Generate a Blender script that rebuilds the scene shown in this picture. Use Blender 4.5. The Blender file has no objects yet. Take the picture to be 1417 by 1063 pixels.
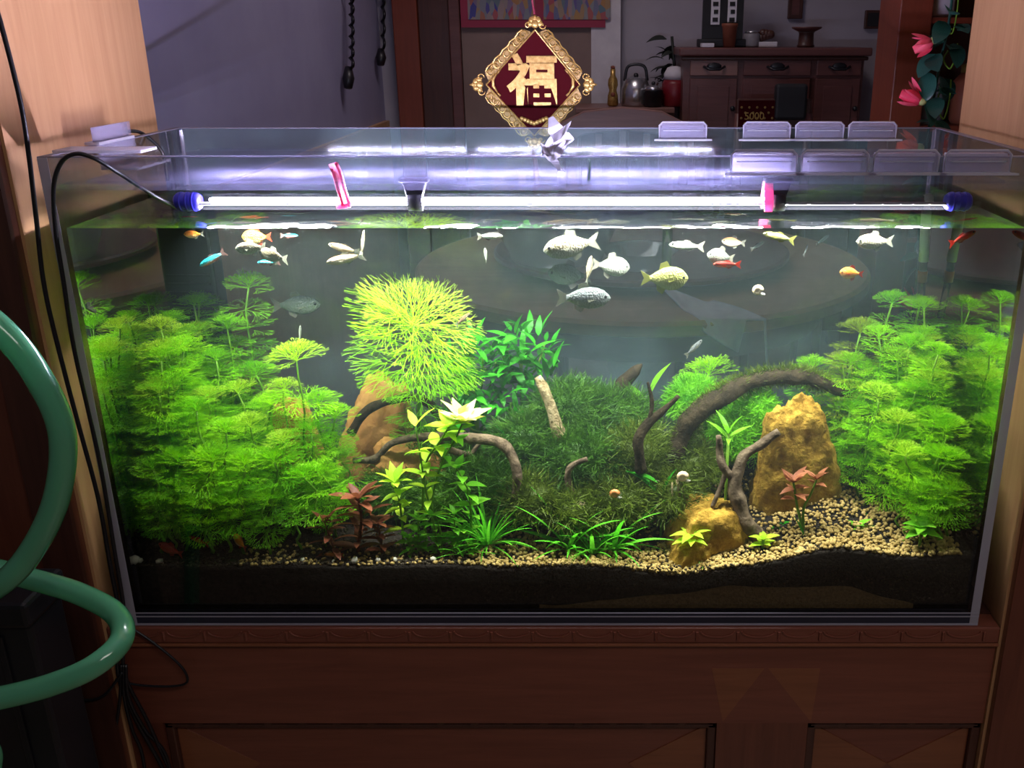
import bpy, bmesh, math, random
from mathutils import Vector, Matrix, Euler, noise

# ------------------------------------------------------------------ camera, world, light, exposure
SC = bpy.context.scene
C = SC.collection
PI = math.pi
random.seed(7)

CAM = Vector((0.0677, -1.1521, 0.7821))      # found from the tank's corners
PITCH, FPX, CX, CY = 0.34895, 1320.0, 832.0, 531.5
FW = Vector((0, math.cos(PITCH), -math.sin(PITCH)))
UP = Vector((0, math.sin(PITCH), math.cos(PITCH)))
cd = bpy.data.cameras.new('camera')
cd.sensor_width = 36.0
cd.lens = FPX / 1417.0 * 36.0
cd.shift_x = -(CX - 708.5) / 1417.0
cd.clip_start = 0.02
cam = bpy.data.objects.new('camera', cd)
C.objects.link(cam)
cam.location = CAM
cam.rotation_euler = (PI / 2 - PITCH, 0, 0)
SC.camera = cam

w = bpy.data.worlds.new('world')
SC.world = w
w.use_nodes = True
w.node_tree.nodes['Background'].inputs[0].default_value = (0.62, 0.55, 0.60, 1)
w.node_tree.nodes['Background'].inputs[1].default_value = 0.03

def area(name, loc, target, sx, sy, power, col):
    l = bpy.data.lights.new(name, 'AREA')
    l.shape = 'RECTANGLE'; l.size = sx; l.size_y = sy; l.energy = power; l.color = col
    o = bpy.data.objects.new(name, l); C.objects.link(o)
    o.location = loc
    o.rotation_euler = (Vector(target) - Vector(loc)).to_track_quat('-Z', 'Y').to_euler()
    return o
area('dining_ceiling_light', (-0.1, 1.9, 1.93), (-0.1, 1.9, 0), 0.5, 0.5, 4.2, (1.0, 0.86, 0.86))
area('living_room_ceiling_light', (0.9, -1.9, 1.93), (0.9, -1.9, 0), 1.4, 0.7, 11.0, (1.0, 0.94, 0.88))

SC.view_settings.view_transform = 'Standard'
SC.view_settings.look = 'None'
SC.view_settings.gamma = 1.0
SC.view_settings.use_curve_mapping = False
SC.view_settings.exposure = 0.7
SC.cycles.transparent_max_bounces = 40
SC.cycles.max_bounces = 10
SC.cycles.diffuse_bounces = 3
SC.cycles.glossy_bounces = 4
SC.cycles.volume_bounces = 0
SC.cycles.caustics_reflective = False
SC.cycles.caustics_refractive = False
SC.cycles.sample_clamp_indirect = 6.0

FLOOR = -0.42
TW, TD, TH, WL = 0.6, 0.392, 0.648, 0.562     # tank half width, depth, height, water level
RIM = TH

# ------------------------------------------------------------------ pixel helpers (a pixel gives a direction; depth comes from the place)
def ray(u, v):
    return FW + Vector((1, 0, 0)) * ((u - CX) / FPX) - UP * ((v - CY) / FPX)
def at(u, v, y):
    d = ray(u, v)
    return CAM + d * ((y - CAM.y) / d.y)
def at_z(u, v, z):
    d = ray(u, v)
    return CAM + d * ((z - CAM.z) / d.z)
def mpp(y):                                   # metres per pixel at depth y, level with the tank
    return (y - CAM.y) * 1.03 / FPX
def rnd(a, b):
    return random.uniform(a, b)

# ------------------------------------------------------------------ materials
MATS = {}
def new(name):
    m = bpy.data.materials.new(name); m.use_nodes = True
    nt = m.node_tree; nt.nodes.clear()
    out = nt.nodes.new('ShaderNodeOutputMaterial')
    MATS[name] = m
    return m, nt, out
def N(nt, t, **kw):
    n = nt.nodes.new(t)
    for k, v in kw.items():
        if k in n.inputs: n.inputs[k].default_value = v
        else: setattr(n, k, v)
    return n
def rgba(c): return (c[0], c[1], c[2], 1.0)
def ramp(nt, fac, stops):
    r = nt.nodes.new('ShaderNodeValToRGB')
    e = r.color_ramp.elements
    while len(e) < len(stops): e.new(0.5)
    for i, (p, c) in enumerate(stops):
        e[i].position = p; e[i].color = rgba(c)
    nt.links.new(fac, r.inputs[0])
    return r.outputs[0]
def plain(name, col, rough=0.5, metal=0.0, spec=0.5, col2=None, scale=20.0, bump=0.0, detail=4.0, stretch=None, coat=0.0):
    m, nt, out = new(name)
    b = N(nt, 'ShaderNodeBsdfPrincipled', Roughness=rough, Metallic=metal)
    b.inputs['Specular IOR Level'].default_value = spec
    b.inputs['Coat Weight'].default_value = coat
    b.inputs['Base Color'].default_value = rgba(col)
    if col2 or bump:
        tc = N(nt, 'ShaderNodeTexCoord'); mp = N(nt, 'ShaderNodeMapping')
        if stretch: mp.inputs['Scale'].default_value = stretch
        nt.links.new(tc.outputs['Object'], mp.inputs[0])
        nz = N(nt, 'ShaderNodeTexNoise', Scale=scale, Detail=detail, Roughness=0.6)
        nt.links.new(mp.outputs[0], nz.inputs['Vector'])
        if col2:
            nt.links.new(ramp(nt, nz.outputs[0], [(0.32, col), (0.68, col2)]), b.inputs['Base Color'])
        if bump:
            bp = N(nt, 'ShaderNodeBump', Strength=bump, Distance=0.01)
            nt.links.new(nz.outputs[0], bp.inputs['Height']); nt.links.new(bp.outputs[0], b.inputs['Normal'])
    nt.links.new(b.outputs[0], out.inputs[0])
    return m
def wood(name, c1, c2, rough=0.35, along='z', coat=0.0, scale=9.0):
    st = {'z': (14, 14, 1.0), 'x': (1.0, 14, 14), 'y': (14, 1.0, 14)}[along]
    m, nt, out = new(name)
    b = N(nt, 'ShaderNodeBsdfPrincipled', Roughness=rough)
    b.inputs['Coat Weight'].default_value = coat
    tc = N(nt, 'ShaderNodeTexCoord'); mp = N(nt, 'ShaderNodeMapping'); mp.inputs['Scale'].default_value = st
    nz = N(nt, 'ShaderNodeTexNoise', Scale=scale * 0.5, Detail=6.0, Roughness=0.65, Distortion=0.6)
    nt.links.new(tc.outputs['Object'], mp.inputs[0]); nt.links.new(mp.outputs[0], nz.inputs['Vector'])
    nt.links.new(ramp(nt, nz.outputs[0], [(0.3, c1), (0.72, c2)]), b.inputs['Base Color'])
    bp = N(nt, 'ShaderNodeBump', Strength=0.08, Distance=0.004)
    nt.links.new(nz.outputs[0], bp.inputs['Height']); nt.links.new(bp.outputs[0], b.inputs['Normal'])
    nt.links.new(b.outputs[0], out.inputs[0])
    return m
def clear(name, tint=(1, 1, 1), haze=0.0, hazecol=(0.8, 0.8, 0.9), ior=1.45, rough=0.02, gloss=1.0, speck=None):
    """clear plate: see-through, Fresnel reflection and a little milky haze"""
    m, nt, out = new(name)
    tr = N(nt, 'ShaderNodeBsdfTransparent', Color=rgba(tint))
    gl = N(nt, 'ShaderNodeBsdfGlossy', Roughness=rough)
    fr = N(nt, 'ShaderNodeFresnel', IOR=ior)
    mu = N(nt, 'ShaderNodeMath', operation='MULTIPLY'); mu.inputs[1].default_value = gloss
    nt.links.new(fr.outputs[0], mu.inputs[0])
    mx = N(nt, 'ShaderNodeMixShader')
    nt.links.new(mu.outputs[0], mx.inputs[0]); nt.links.new(tr.outputs[0], mx.inputs[1]); nt.links.new(gl.outputs[0], mx.inputs[2])
    last = mx.outputs[0]
    if haze > 0:
        di = N(nt, 'ShaderNodeBsdfDiffuse', Color=rgba(hazecol)); tl = N(nt, 'ShaderNodeBsdfTranslucent', Color=rgba(hazecol))
        ad = N(nt, 'ShaderNodeMixShader'); ad.inputs[0].default_value = 0.5
        nt.links.new(di.outputs[0], ad.inputs[1]); nt.links.new(tl.outputs[0], ad.inputs[2])
        m2 = N(nt, 'ShaderNodeMixShader'); m2.inputs[0].default_value = haze
        if speck:
            tc = N(nt, 'ShaderNodeTexCoord'); nz = N(nt, 'ShaderNodeTexNoise', Scale=speck, Detail=5.0, Roughness=0.7)
            nt.links.new(tc.outputs['Object'], nz.inputs['Vector'])
            mr = N(nt, 'ShaderNodeMapRange'); mr.inputs['From Min'].default_value = 0.38; mr.inputs['From Max'].default_value = 0.75
            mr.inputs['To Min'].default_value = haze * 0.5; mr.inputs['To Max'].default_value = min(1, haze * 2.4)
            nt.links.new(nz.outputs[0], mr.inputs[0]); nt.links.new(mr.outputs[0], m2.inputs[0])
        nt.links.new(last, m2.inputs[1]); nt.links.new(ad.outputs[0], m2.inputs[2]); last = m2.outputs[0]
    nt.links.new(last, out.inputs[0])
    return m
def leafmat(name, col, col2, trans=0.45, rough=0.5, rand=0.35):
    m, nt, out = new(name)
    oi = N(nt, 'ShaderNodeObjectInfo'); tc = N(nt, 'ShaderNodeTexCoord')
    nz = N(nt, 'ShaderNodeTexNoise', Scale=45.0, Detail=2.0)
    nt.links.new(tc.outputs['Object'], nz.inputs['Vector'])
    ad = N(nt, 'ShaderNodeMath', operation='MULTIPLY_ADD'); ad.inputs[1].default_value = rand; 
    nt.links.new(oi.outputs['Random'], ad.inputs[0]); nt.links.new(nz.outputs[0], ad.inputs[2])
    cr = ramp(nt, ad.outputs[0], [(0.38, col), (0.85, col2)])
    b = N(nt, 'ShaderNodeBsdfPrincipled', Roughness=rough); b.inputs['Specular IOR Level'].default_value = 0.25
    t = N(nt, 'ShaderNodeBsdfTranslucent')
    nt.links.new(cr, b.inputs['Base Color']); nt.links.new(cr, t.inputs['Color'])
    mx = N(nt, 'ShaderNodeMixShader'); mx.inputs[0].default_value = trans
    nt.links.new(b.outputs[0], mx.inputs[1]); nt.links.new(t.outputs[0], mx.inputs[2]); nt.links.new(mx.outputs[0], out.inputs[0])
    return m
def emit(name, col, s):
    m, nt, out = new(name)
    e = N(nt, 'ShaderNodeEmission', Color=rgba(col), Strength=s); nt.links.new(e.outputs[0], out.inputs[0]); return m
def fishmat(name, back, side, belly, rough=0.25, sheen=0.0):
    """colour runs from belly to back across the body"""
    m, nt, out = new(name)
    tc = N(nt, 'ShaderNodeTexCoord'); sp = N(nt, 'ShaderNodeSeparateXYZ')
    nt.links.new(tc.outputs['Generated'], sp.inputs[0])
    nz = N(nt, 'ShaderNodeTexNoise', Scale=14.0, Detail=3.0); nt.links.new(tc.outputs['Generated'], nz.inputs['Vector'])
    a = N(nt, 'ShaderNodeMath', operation='MULTIPLY_ADD'); a.inputs[1].default_value = 0.25; nt.links.new(nz.outputs[0], a.inputs[0]); nt.links.new(sp.outputs[2], a.inputs[2])
    b = N(nt, 'ShaderNodeBsdfPrincipled', Roughness=rough, Metallic=sheen)
    b.inputs['Specular IOR Level'].default_value = 0.3
    vo = N(nt, 'ShaderNodeTexVoronoi', Scale=26.0); mp = N(nt, 'ShaderNodeMapping'); mp.inputs['Scale'].default_value = (1.0, 0.15, 0.45)
    nt.links.new(tc.outputs['Generated'], mp.inputs[0]); nt.links.new(mp.outputs[0], vo.inputs['Vector'])
    bp = N(nt, 'ShaderNodeBump', Strength=0.5, Distance=0.003); nt.links.new(vo.outputs['Distance'], bp.inputs['Height']); nt.links.new(bp.outputs[0], b.inputs['Normal'])
    nt.links.new(ramp(nt, a.outputs[0], [(0.3, belly), (0.62, side), (0.92, back)]), b.inputs['Base Color'])
    nt.links.new(b.outputs[0], out.inputs[0]); return m

wood('pier_wood', (0.50, 0.26, 0.12), (0.60, 0.34, 0.17), 0.4, 'z')
wood('front_wood', (0.15, 0.042, 0.026), (0.22, 0.066, 0.040), 0.32, 'x', 0.15)
wood('front_wood_upright', (0.11, 0.03, 0.018), (0.17, 0.05, 0.028), 0.32, 'z', 0.15)
wood('veneer_light', (0.19, 0.062, 0.028), (0.27, 0.092, 0.042), 0.35, 'x', 0.15)
wood('dark_wood', (0.05, 0.018, 0.013), (0.085, 0.03, 0.02), 0.4, 'z')
wood('sideboard_wood', (0.10, 0.035, 0.032), (0.15, 0.055, 0.048), 0.4, 'x')
wood('drawer_wood', (0.20, 0.10, 0.085), (0.26, 0.13, 0.11), 0.4, 'x')
wood('table_wood', (0.40, 0.22, 0.11), (0.52, 0.30, 0.15), 0.35, 'x')
wood('red_wood', (0.16, 0.03, 0.012), (0.22, 0.045, 0.02), 0.45, 'z')
plain('door_paint', (0.20, 0.13, 0.11), 0.6, col2=(0.25, 0.165, 0.14), scale=6)
plain('wall_paint', (0.36, 0.33, 0.38), 0.8, col2=(0.40, 0.37, 0.42), scale=4)
plain('wall_paint_violet_lit', (0.29, 0.27, 0.43), 0.8, col2=(0.33, 0.31, 0.47), scale=4)  # wall paint with the tank lamp's violet spill put into its colour
plain('ceiling_paint', (0.6, 0.58, 0.57), 0.85, col2=(0.64, 0.62, 0.61), scale=3)
plain('floor_tile', (0.22, 0.15, 0.11), 0.3, col2=(0.28, 0.2, 0.15), scale=3)
clear('glass', (0.975, 0.99, 0.985), 0.0, ior=1.35, rough=0.01, gloss=0.8)
clear('back_glass', (0.86, 0.92, 0.93), 0.085, (0.42, 0.62, 0.64), ior=1.4, rough=0.08, gloss=0.35, speck=7)
clear('lid_plate', (0.96, 0.96, 0.98), 0.03, (0.50, 0.48, 0.85), ior=1.3, rough=0.08, gloss=0.25, speck=18)
clear('glass_edge', (0.55, 0.55, 0.70), 0.45, (0.62, 0.60, 0.78), ior=1.5, rough=0.1)
clear('base_edge', (0.20, 0.20, 0.30), 0.5, (0.10, 0.10, 0.16), ior=1.5, rough=0.1)
clear('base_line', (0.6, 0.6, 0.7), 0.7, (0.80, 0.76, 0.90), ior=1.5, rough=0.1)
clear('clip_plastic', (0.93, 0.92, 0.98), 0.2, (0.8, 0.76, 0.98), ior=1.45, rough=0.08)
clear('clip_edge', (0.6, 0.6, 0.7), 0.65, (0.92, 0.9, 1.0), ior=1.5, rough=0.1)
clear('lamp_tube', (0.90, 0.90, 0.94), 0.0008, (0.55, 0.55, 0.75), ior=1.5, rough=0.12, gloss=0.04)
clear('clear_tube', (0.93, 0.96, 0.95), 0.12, (0.8, 0.9, 0.9), ior=1.45, rough=0.05)
clear('dining_glass', (0.9, 0.92, 0.93), 0.25, (0.7, 0.7, 0.75), ior=1.45, rough=0.05)
emit('lamp_led', (1.0, 0.98, 0.94), 1050.0)
emit('lamp_glow', (0.80, 0.74, 1.0), 560.0)
plain('black_plastic', (0.012, 0.012, 0.016), 0.35)
plain('black_rubber', (0.008, 0.007, 0.010), 0.4)
plain('blue_plastic', (0.035, 0.03, 0.55), 0.35)
plain('grey_plastic', (0.18, 0.17, 0.19), 0.5, col2=(0.24, 0.22, 0.23), scale=30)
plain('white_plastic', (0.78, 0.76, 0.66), 0.4)
plain('orange_rubber', (0.5, 0.2, 0.05), 0.5)
plain('gold', (0.58, 0.38, 0.12), 0.35, 0.6, col2=(0.34, 0.19, 0.045), scale=160)
plain('gold_dull', (0.26, 0.16, 0.045), 0.45, 0.4)
plain('maroon_velvet', (0.040, 0.001, 0.003), 0.9, spec=0.1)
plain('red_cord', (0.14, 0.004, 0.018), 0.7)
plain('steel', (0.5, 0.5, 0.52), 0.25, 0.9)
plain('red_enamel', (0.17, 0.006, 0.012), 0.4)
plain('terracotta', (0.22, 0.06, 0.03), 0.6)
plain('paper_white', (0.7, 0.68, 0.74), 0.7)
plain('paper_red', (0.30, 0.02, 0.06), 0.6)
plain('cloth_grey', (0.55, 0.52, 0.56), 0.8, col2=(0.66, 0.63, 0.66), scale=12)
plain('ink', (0.01, 0.01, 0.012), 0.6)
plain('soil', (0.006, 0.005, 0.004), 0.8, spec=0.12, col2=(0.022, 0.018, 0.012), scale=220, bump=0.6)
plain('gravel', (0.22, 0.145, 0.035), 0.6, spec=0.12, col2=(0.50, 0.37, 0.13), scale=60)
plain('soil_grain', (0.012, 0.010, 0.007), 0.7, spec=0.12, col2=(0.05, 0.04, 0.022), scale=90)
plain('brown_sand', (0.10, 0.065, 0.03), 0.8, spec=0.12, col2=(0.17, 0.11, 0.05), scale=240, bump=0.5)
plain('rock_yellow', (0.20, 0.105, 0.010), 0.8, spec=0.12, col2=(0.48, 0.31, 0.045), scale=62, bump=1.0, detail=12)
plain('rock_orange', (0.34, 0.15, 0.04), 0.8, spec=0.12, col2=(0.50, 0.27, 0.08), scale=26, bump=0.8, detail=10)
plain('pebble_stone', (0.50, 0.48, 0.36), 0.6, col2=(0.66, 0.63, 0.5), scale=40)
plain('driftwood_dark', (0.010, 0.008, 0.004), 0.85, spec=0.12, col2=(0.045, 0.034, 0.016), scale=60, bump=0.7, detail=8)
plain('driftwood_grey', (0.055, 0.038, 0.022), 0.85, spec=0.12, col2=(0.20, 0.15, 0.09), scale=70, bump=0.6, detail=8)
plain('driftwood_pale', (0.16, 0.115, 0.045), 0.85, spec=0.12, col2=(0.42, 0.35, 0.18), scale=90, bump=0.9, detail=8)
plain('snail_shell', (0.75, 0.52, 0.25), 0.4, col2=(0.85, 0.72, 0.5), scale=50)
leafmat('silver_foil', (0.42, 0.41, 0.47), (0.6, 0.58, 0.66), 0.3, 0.2)
leafmat('pink_plastic', (0.9, 0.22, 0.42), (0.95, 0.30, 0.52), 0.5, 0.3)
leafmat('cabomba_bright', (0.14, 0.50, 0.001), (0.31, 0.68, 0.003), 0.45)
leafmat('cabomba_mid', (0.075, 0.34, 0.002), (0.19, 0.50, 0.005), 0.42)
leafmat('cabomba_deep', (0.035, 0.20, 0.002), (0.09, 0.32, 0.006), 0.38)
leafmat('cabomba_yellow', (0.30, 0.60, 0.012), (0.50, 0.72, 0.04), 0.48)
leafmat('cabomba_olive', (0.20, 0.32, 0.015), (0.36, 0.50, 0.03), 0.45)
leafmat('stem_green', (0.10, 0.26, 0.02), (0.18, 0.36, 0.03), 0.2)
leafmat('broad_green', (0.010, 0.17, 0.006), (0.045, 0.34, 0.012), 0.35, 0.45)
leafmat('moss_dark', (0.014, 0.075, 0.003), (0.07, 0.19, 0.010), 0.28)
leafmat('moss_olive', (0.018, 0.05, 0.003), (0.10, 0.155, 0.010), 0.28)
leafmat('moss_bright', (0.05, 0.30, 0.006), (0.20, 0.58, 0.015), 0.4)
leafmat('lime_leaf', (0.30, 0.62, 0.02), (0.62, 0.82, 0.06), 0.5)
leafmat('fresh_leaf', (0.08, 0.40, 0.012), (0.24, 0.60, 0.03), 0.45)
leafmat('cream_leaf', (0.72, 0.78, 0.22), (0.85, 0.85, 0.42), 0.45)
leafmat('red_leaf', (0.10, 0.025, 0.012), (0.24, 0.075, 0.03), 0.35)
leafmat('pink_leaf', (0.22, 0.07, 0.035), (0.36, 0.14, 0.06), 0.35)
leafmat('grass_blade', (0.05, 0.42, 0.012), (0.16, 0.62, 0.03), 0.45)
leafmat('silk_leaf', (0.006, 0.035, 0.028), (0.02, 0.09, 0.07), 0.15, 0.3)
leafmat('dark_house_plant', (0.015, 0.018, 0.015), (0.03, 0.035, 0.03), 0.1)
leafmat('silk_pink', (0.85, 0.06, 0.14), (0.95, 0.16, 0.24), 0.3)
leafmat('silk_orange', (0.80, 0.07, 0.03), (0.9, 0.14, 0.06), 0.3)
leafmat('silk_sepal', (0.45, 0.50, 0.18), (0.55, 0.6, 0.25), 0.3)

# hose: green, slightly translucent and shiny
m, nt, out = new('green_hose')
b = N(nt, 'ShaderNodeBsdfPrincipled', Roughness=0.16); b.inputs['Base Color'].default_value = (0.13, 0.46, 0.27, 1)
b.inputs['Coat Weight'].default_value = 1.0
t = N(nt, 'ShaderNodeBsdfTranslucent', Color=(0.18, 0.6, 0.36, 1)); mx = N(nt, 'ShaderNodeMixShader'); mx.inputs[0].default_value = 0.3
nt.links.new(b.outputs[0], mx.inputs[1]); nt.links.new(t.outputs[0], mx.inputs[2]); nt.links.new(mx.outputs[0], out.inputs[0])

# water: clear surface with Fresnel reflection, faintly cloudy body
m, nt, out = new('water')
tr = N(nt, 'ShaderNodeBsdfTransparent', Color=(1, 1, 1, 1)); gl = N(nt, 'ShaderNodeBsdfGlossy', Roughness=0.03)
rf = N(nt, 'ShaderNodeBsdfRefraction', Roughness=0.02, IOR=1.33)
tc = N(nt, 'ShaderNodeTexCoord'); nz = N(nt, 'ShaderNodeTexNoise', Scale=9.0, Detail=2.0); bp = N(nt, 'ShaderNodeBump', Strength=0.3, Distance=0.02)
nt.links.new(tc.outputs['Object'], nz.inputs['Vector']); nt.links.new(nz.outputs[0], bp.inputs['Height']); nt.links.new(bp.outputs[0], gl.inputs['Normal']); nt.links.new(bp.outputs[0], rf.inputs['Normal'])
fr = N(nt, 'ShaderNodeFresnel', IOR=1.33)
m1 = N(nt, 'ShaderNodeMixShader'); m1.inputs[0].default_value = 0.6
nt.links.new(tr.outputs[0], m1.inputs[1]); nt.links.new(rf.outputs[0], m1.inputs[2])
mx = N(nt, 'ShaderNodeMixShader')
nt.links.new(fr.outputs[0], mx.inputs[0]); nt.links.new(m1.outputs[0], mx.inputs[1]); nt.links.new(gl.outputs[0], mx.inputs[2])
# only the open surface reflects and bends light; the walls of the water lie against the panes
ge = N(nt, 'ShaderNodeNewGeometry'); sp = N(nt, 'ShaderNodeSeparateXYZ'); nt.links.new(ge.outputs['True Normal'], sp.inputs[0])
ab = N(nt, 'ShaderNodeMath', operation='ABSOLUTE'); nt.links.new(sp.outputs[2], ab.inputs[0])
gt = N(nt, 'ShaderNodeMath', operation='GREATER_THAN'); gt.inputs[1].default_value = 0.5; nt.links.new(ab.outputs[0], gt.inputs[0])
tr2 = N(nt, 'ShaderNodeBsdfTransparent', Color=(0.97, 1.0, 0.99, 1)); m3 = N(nt, 'ShaderNodeMixShader')
gl2 = N(nt, 'ShaderNodeBsdfGlossy', Roughness=0.02); m4 = N(nt, 'ShaderNodeMixShader')   # beyond the critical angle the side walls mirror
nt.links.new(fr.outputs[0], m4.inputs[0]); nt.links.new(tr2.outputs[0], m4.inputs[1]); nt.links.new(gl2.outputs[0], m4.inputs[2])
nt.links.new(gt.outputs[0], m3.inputs[0]); nt.links.new(m4.outputs[0], m3.inputs[1]); nt.links.new(mx.outputs[0], m3.inputs[2]); nt.links.new(m3.outputs[0], out.inputs[0])
vs = N(nt, 'ShaderNodeVolumeScatter', Color=(0.60, 0.82, 0.84, 1), Density=0.16, Anisotropy=0.2)
nt.links.new(vs.outputs[0], out.inputs['Volume'])

# ------------------------------------------------------------------ mesh collector
ORG = {}
class MB:
    def __init__(s): s.v = []; s.f = []
    def add(s, vs, fs):
        o = len(s.v); s.v += [tuple(x) for x in vs]; s.f += [tuple(i + o for i in f) for f in fs]; return s
    def box(s, x0, x1, y0, y1, z0, z1):
        return s.add([(x, y, z) for z in (z0, z1) for y in (y0, y1) for x in (x0, x1)],
                     [(0, 2, 3, 1), (4, 5, 7, 6), (0, 1, 5, 4), (2, 6, 7, 3), (0, 4, 6, 2), (1, 3, 7, 5)])
    def tube(s, pts, rad, seg=8, cap=True, closed=False):
        pts = [Vector(p) for p in pts]; n = len(pts)
        if not hasattr(rad, '__len__'): rad = [rad] * n
        t = (pts[1] - pts[0]).normalized()
        nrm = t.orthogonal().normalized(); vs = []; fs = []
        for i, p in enumerate(pts):
            a = pts[i - 1] if (i > 0 or closed) else pts[i]; c = pts[(i + 1) % n] if (i < n - 1 or closed) else pts[i]
            t2 = (c - a)
            t2 = t2.normalized() if t2.length > 1e-9 else t
            nrm = (nrm - t2 * nrm.dot(t2))
            nrm = nrm.normalized() if nrm.length > 1e-6 else t2.orthogonal().normalized()
            bn = t2.cross(nrm); t = t2
            for k in range(seg):
                an = 2 * PI * k / seg
                vs.append(p + (nrm * math.cos(an) + bn * math.sin(an)) * rad[i])
        for i in range(n if closed else n - 1):
            j = (i + 1) % n
            for k in range(seg):
                l = (k + 1) % seg
                fs.append((i * seg + k, i * seg + l, j * seg + l, j * seg + k))
        if cap and not closed:
            fs.append(tuple(range(seg - 1, -1, -1))); fs.append(tuple((n - 1) * seg + k for k in range(seg)))
        return s.add(vs, fs)
    def lathe(s, c, prof, seg=24):
        c = Vector(c); vs = []; fs = []
        for r, z in prof:
            for k in range(seg):
                a = 2 * PI * k / seg; vs.append((c.x + r * math.cos(a), c.y + r * math.sin(a), c.z + z))
        for i in range(len(prof) - 1):
            for k in range(seg):
                l = (k + 1) % seg; fs.append((i * seg + k, i * seg + l, (i + 1) * seg + l, (i + 1) * seg + k))
        fs.append(tuple(range(seg - 1, -1, -1))); fs.append(tuple((len(prof) - 1) * seg + k for k in range(seg)))
        return s.add(vs, fs)
    def prism(s, poly, a, b):
        """poly: list of 3D points (planar); extruded by vector a..b"""
        a = Vector(a); b = Vector(b); n = len(poly); P = [Vector(p) for p in poly]
        return s.add([p + a for p in P] + [p + b for p in P],
                     [tuple(range(n - 1, -1, -1)), tuple(range(n, 2 * n))] + [(i, (i + 1) % n, n + (i + 1) % n, n + i) for i in range(n)])
    def sphere(s, c, r, seg=10, rings=6, sc=(1, 1, 1)):
        c = Vector(c); vs = [(c.x, c.y, c.z - r * sc[2])]; fs = []
        for i in range(1, rings):
            ph = -PI / 2 + PI * i / rings
            for k in range(seg):
                a = 2 * PI * k / seg
                vs.append((c.x + r * sc[0] * math.cos(ph) * math.cos(a), c.y + r * sc[1] * math.cos(ph) * math.sin(a), c.z + r * sc[2] * math.sin(ph)))
        vs.append((c.x, c.y, c.z + r * sc[2])); L = len(vs) - 1
        for k in range(seg): fs.append((0, 1 + (k + 1) % seg, 1 + k))
        for i in range(rings - 2):
            for k in range(seg):
                l = (k + 1) % seg; a = 1 + i * seg
                fs.append((a + k, a + l, a + seg + l, a + seg + k))
        a = 1 + (rings - 2) * seg
        for k in range(seg): fs.append((a + k, a + (k + 1) % seg, L))
        return s.add(vs, fs)
    def ribbon(s, pts, wid, side):
        """flat strip along pts; side = width direction"""
        side = Vector(side).normalized(); vs = []
        if not hasattr(wid, '__len__'): wid = [wid] * len(pts)
        for p, q in zip(pts, wid):
            p = Vector(p); vs += [p - side * q / 2, p + side * q / 2]
        return s.add(vs, [(2 * i, 2 * i + 1, 2 * i + 3, 2 * i + 2) for i in range(len(pts) - 1)])
    def mesh(s, name, mat, smooth=False):
        me = bpy.data.meshes.new(name); me.from_pydata(s.v, [], s.f)
        me.materials.append(MATS[mat]); me.validate()
        if smooth: me.polygons.foreach_set('use_smooth', [True] * len(me.polygons))
        me.update(); return me
    def build(s, name, mat, parent=None, smooth=False, bevel=0.0):
        o_ = ORG.get(parent.name, Vector()) if parent else None
        if parent: s.v = [(x - o_.x, y - o_.y, z - o_.z) for x, y, z in s.v]
        else:
            xs = [q[0] for q in s.v]; ys = [q[1] for q in s.v]; zs = [q[2] for q in s.v]
            c = Vector(((min(xs) + max(xs)) / 2, (min(ys) + max(ys)) / 2, min(zs)))
            s.v = [(x - c.x, y - c.y, z - c.z) for x, y, z in s.v]
        o = bpy.data.objects.new(name, s.mesh(name, mat, smooth)); C.objects.link(o)
        if parent: o.parent = parent; ORG[o.name] = o_
        else: o.location = c; ORG[o.name] = c
        if bevel:
            md = o.modifiers.new('bevel', 'BEVEL'); md.width = bevel; md.segments = 2; md.limit_method = 'ANGLE'
        return o
def link(name, me, parent, loc, rot=(0, 0, 0), sc=(1, 1, 1)):
    o = bpy.data.objects.new(name, me); C.objects.link(o)
    o.parent = parent; o.location = Vector(loc) - ORG[parent.name]; o.rotation_euler = rot; o.scale = sc
    return o
def thing(name, loc, label, cat, group=None):
    o = bpy.data.objects.new(name, None); C.objects.link(o); o.location = loc; o.empty_display_size = 0.02
    ORG[o.name] = Vector(loc); tag(o, label, cat, group); return o
def tag(o, label, cat, group=None):
    o['label'] = label; o['category'] = cat
    if group: o['group'] = group
    return o
def struct(o, label, cat='wall'):
    o['kind'] = 'structure'; o['label'] = label; o['category'] = cat; return o
def curve(pts, n=8):
    """Catmull-Rom through points"""
    P = [Vector(p) for p in pts]; P = [2 * P[0] - P[1]] + P + [2 * P[-1] - P[-2]]; out = []
    for i in range(1, len(P) - 2):
        a, b, c, d = P[i - 1:i + 3]
        for k in range(n):
            t = k / n
            out.append(0.5 * ((2 * b) + (c - a) * t + (2 * a - 5 * b + 4 * c - d) * t * t + (3 * b - a - 3 * c + d) * t ** 3))
    out.append(P[-2]); return out
def lerps(vals, n):
    """interpolate a list of radii to n samples"""
    o = []
    for i in range(n):
        f = i / (n - 1) * (len(vals) - 1); k = min(int(f), len(vals) - 2); o.append(vals[k] + (vals[k + 1] - vals[k]) * (f - k))
    return o

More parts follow.
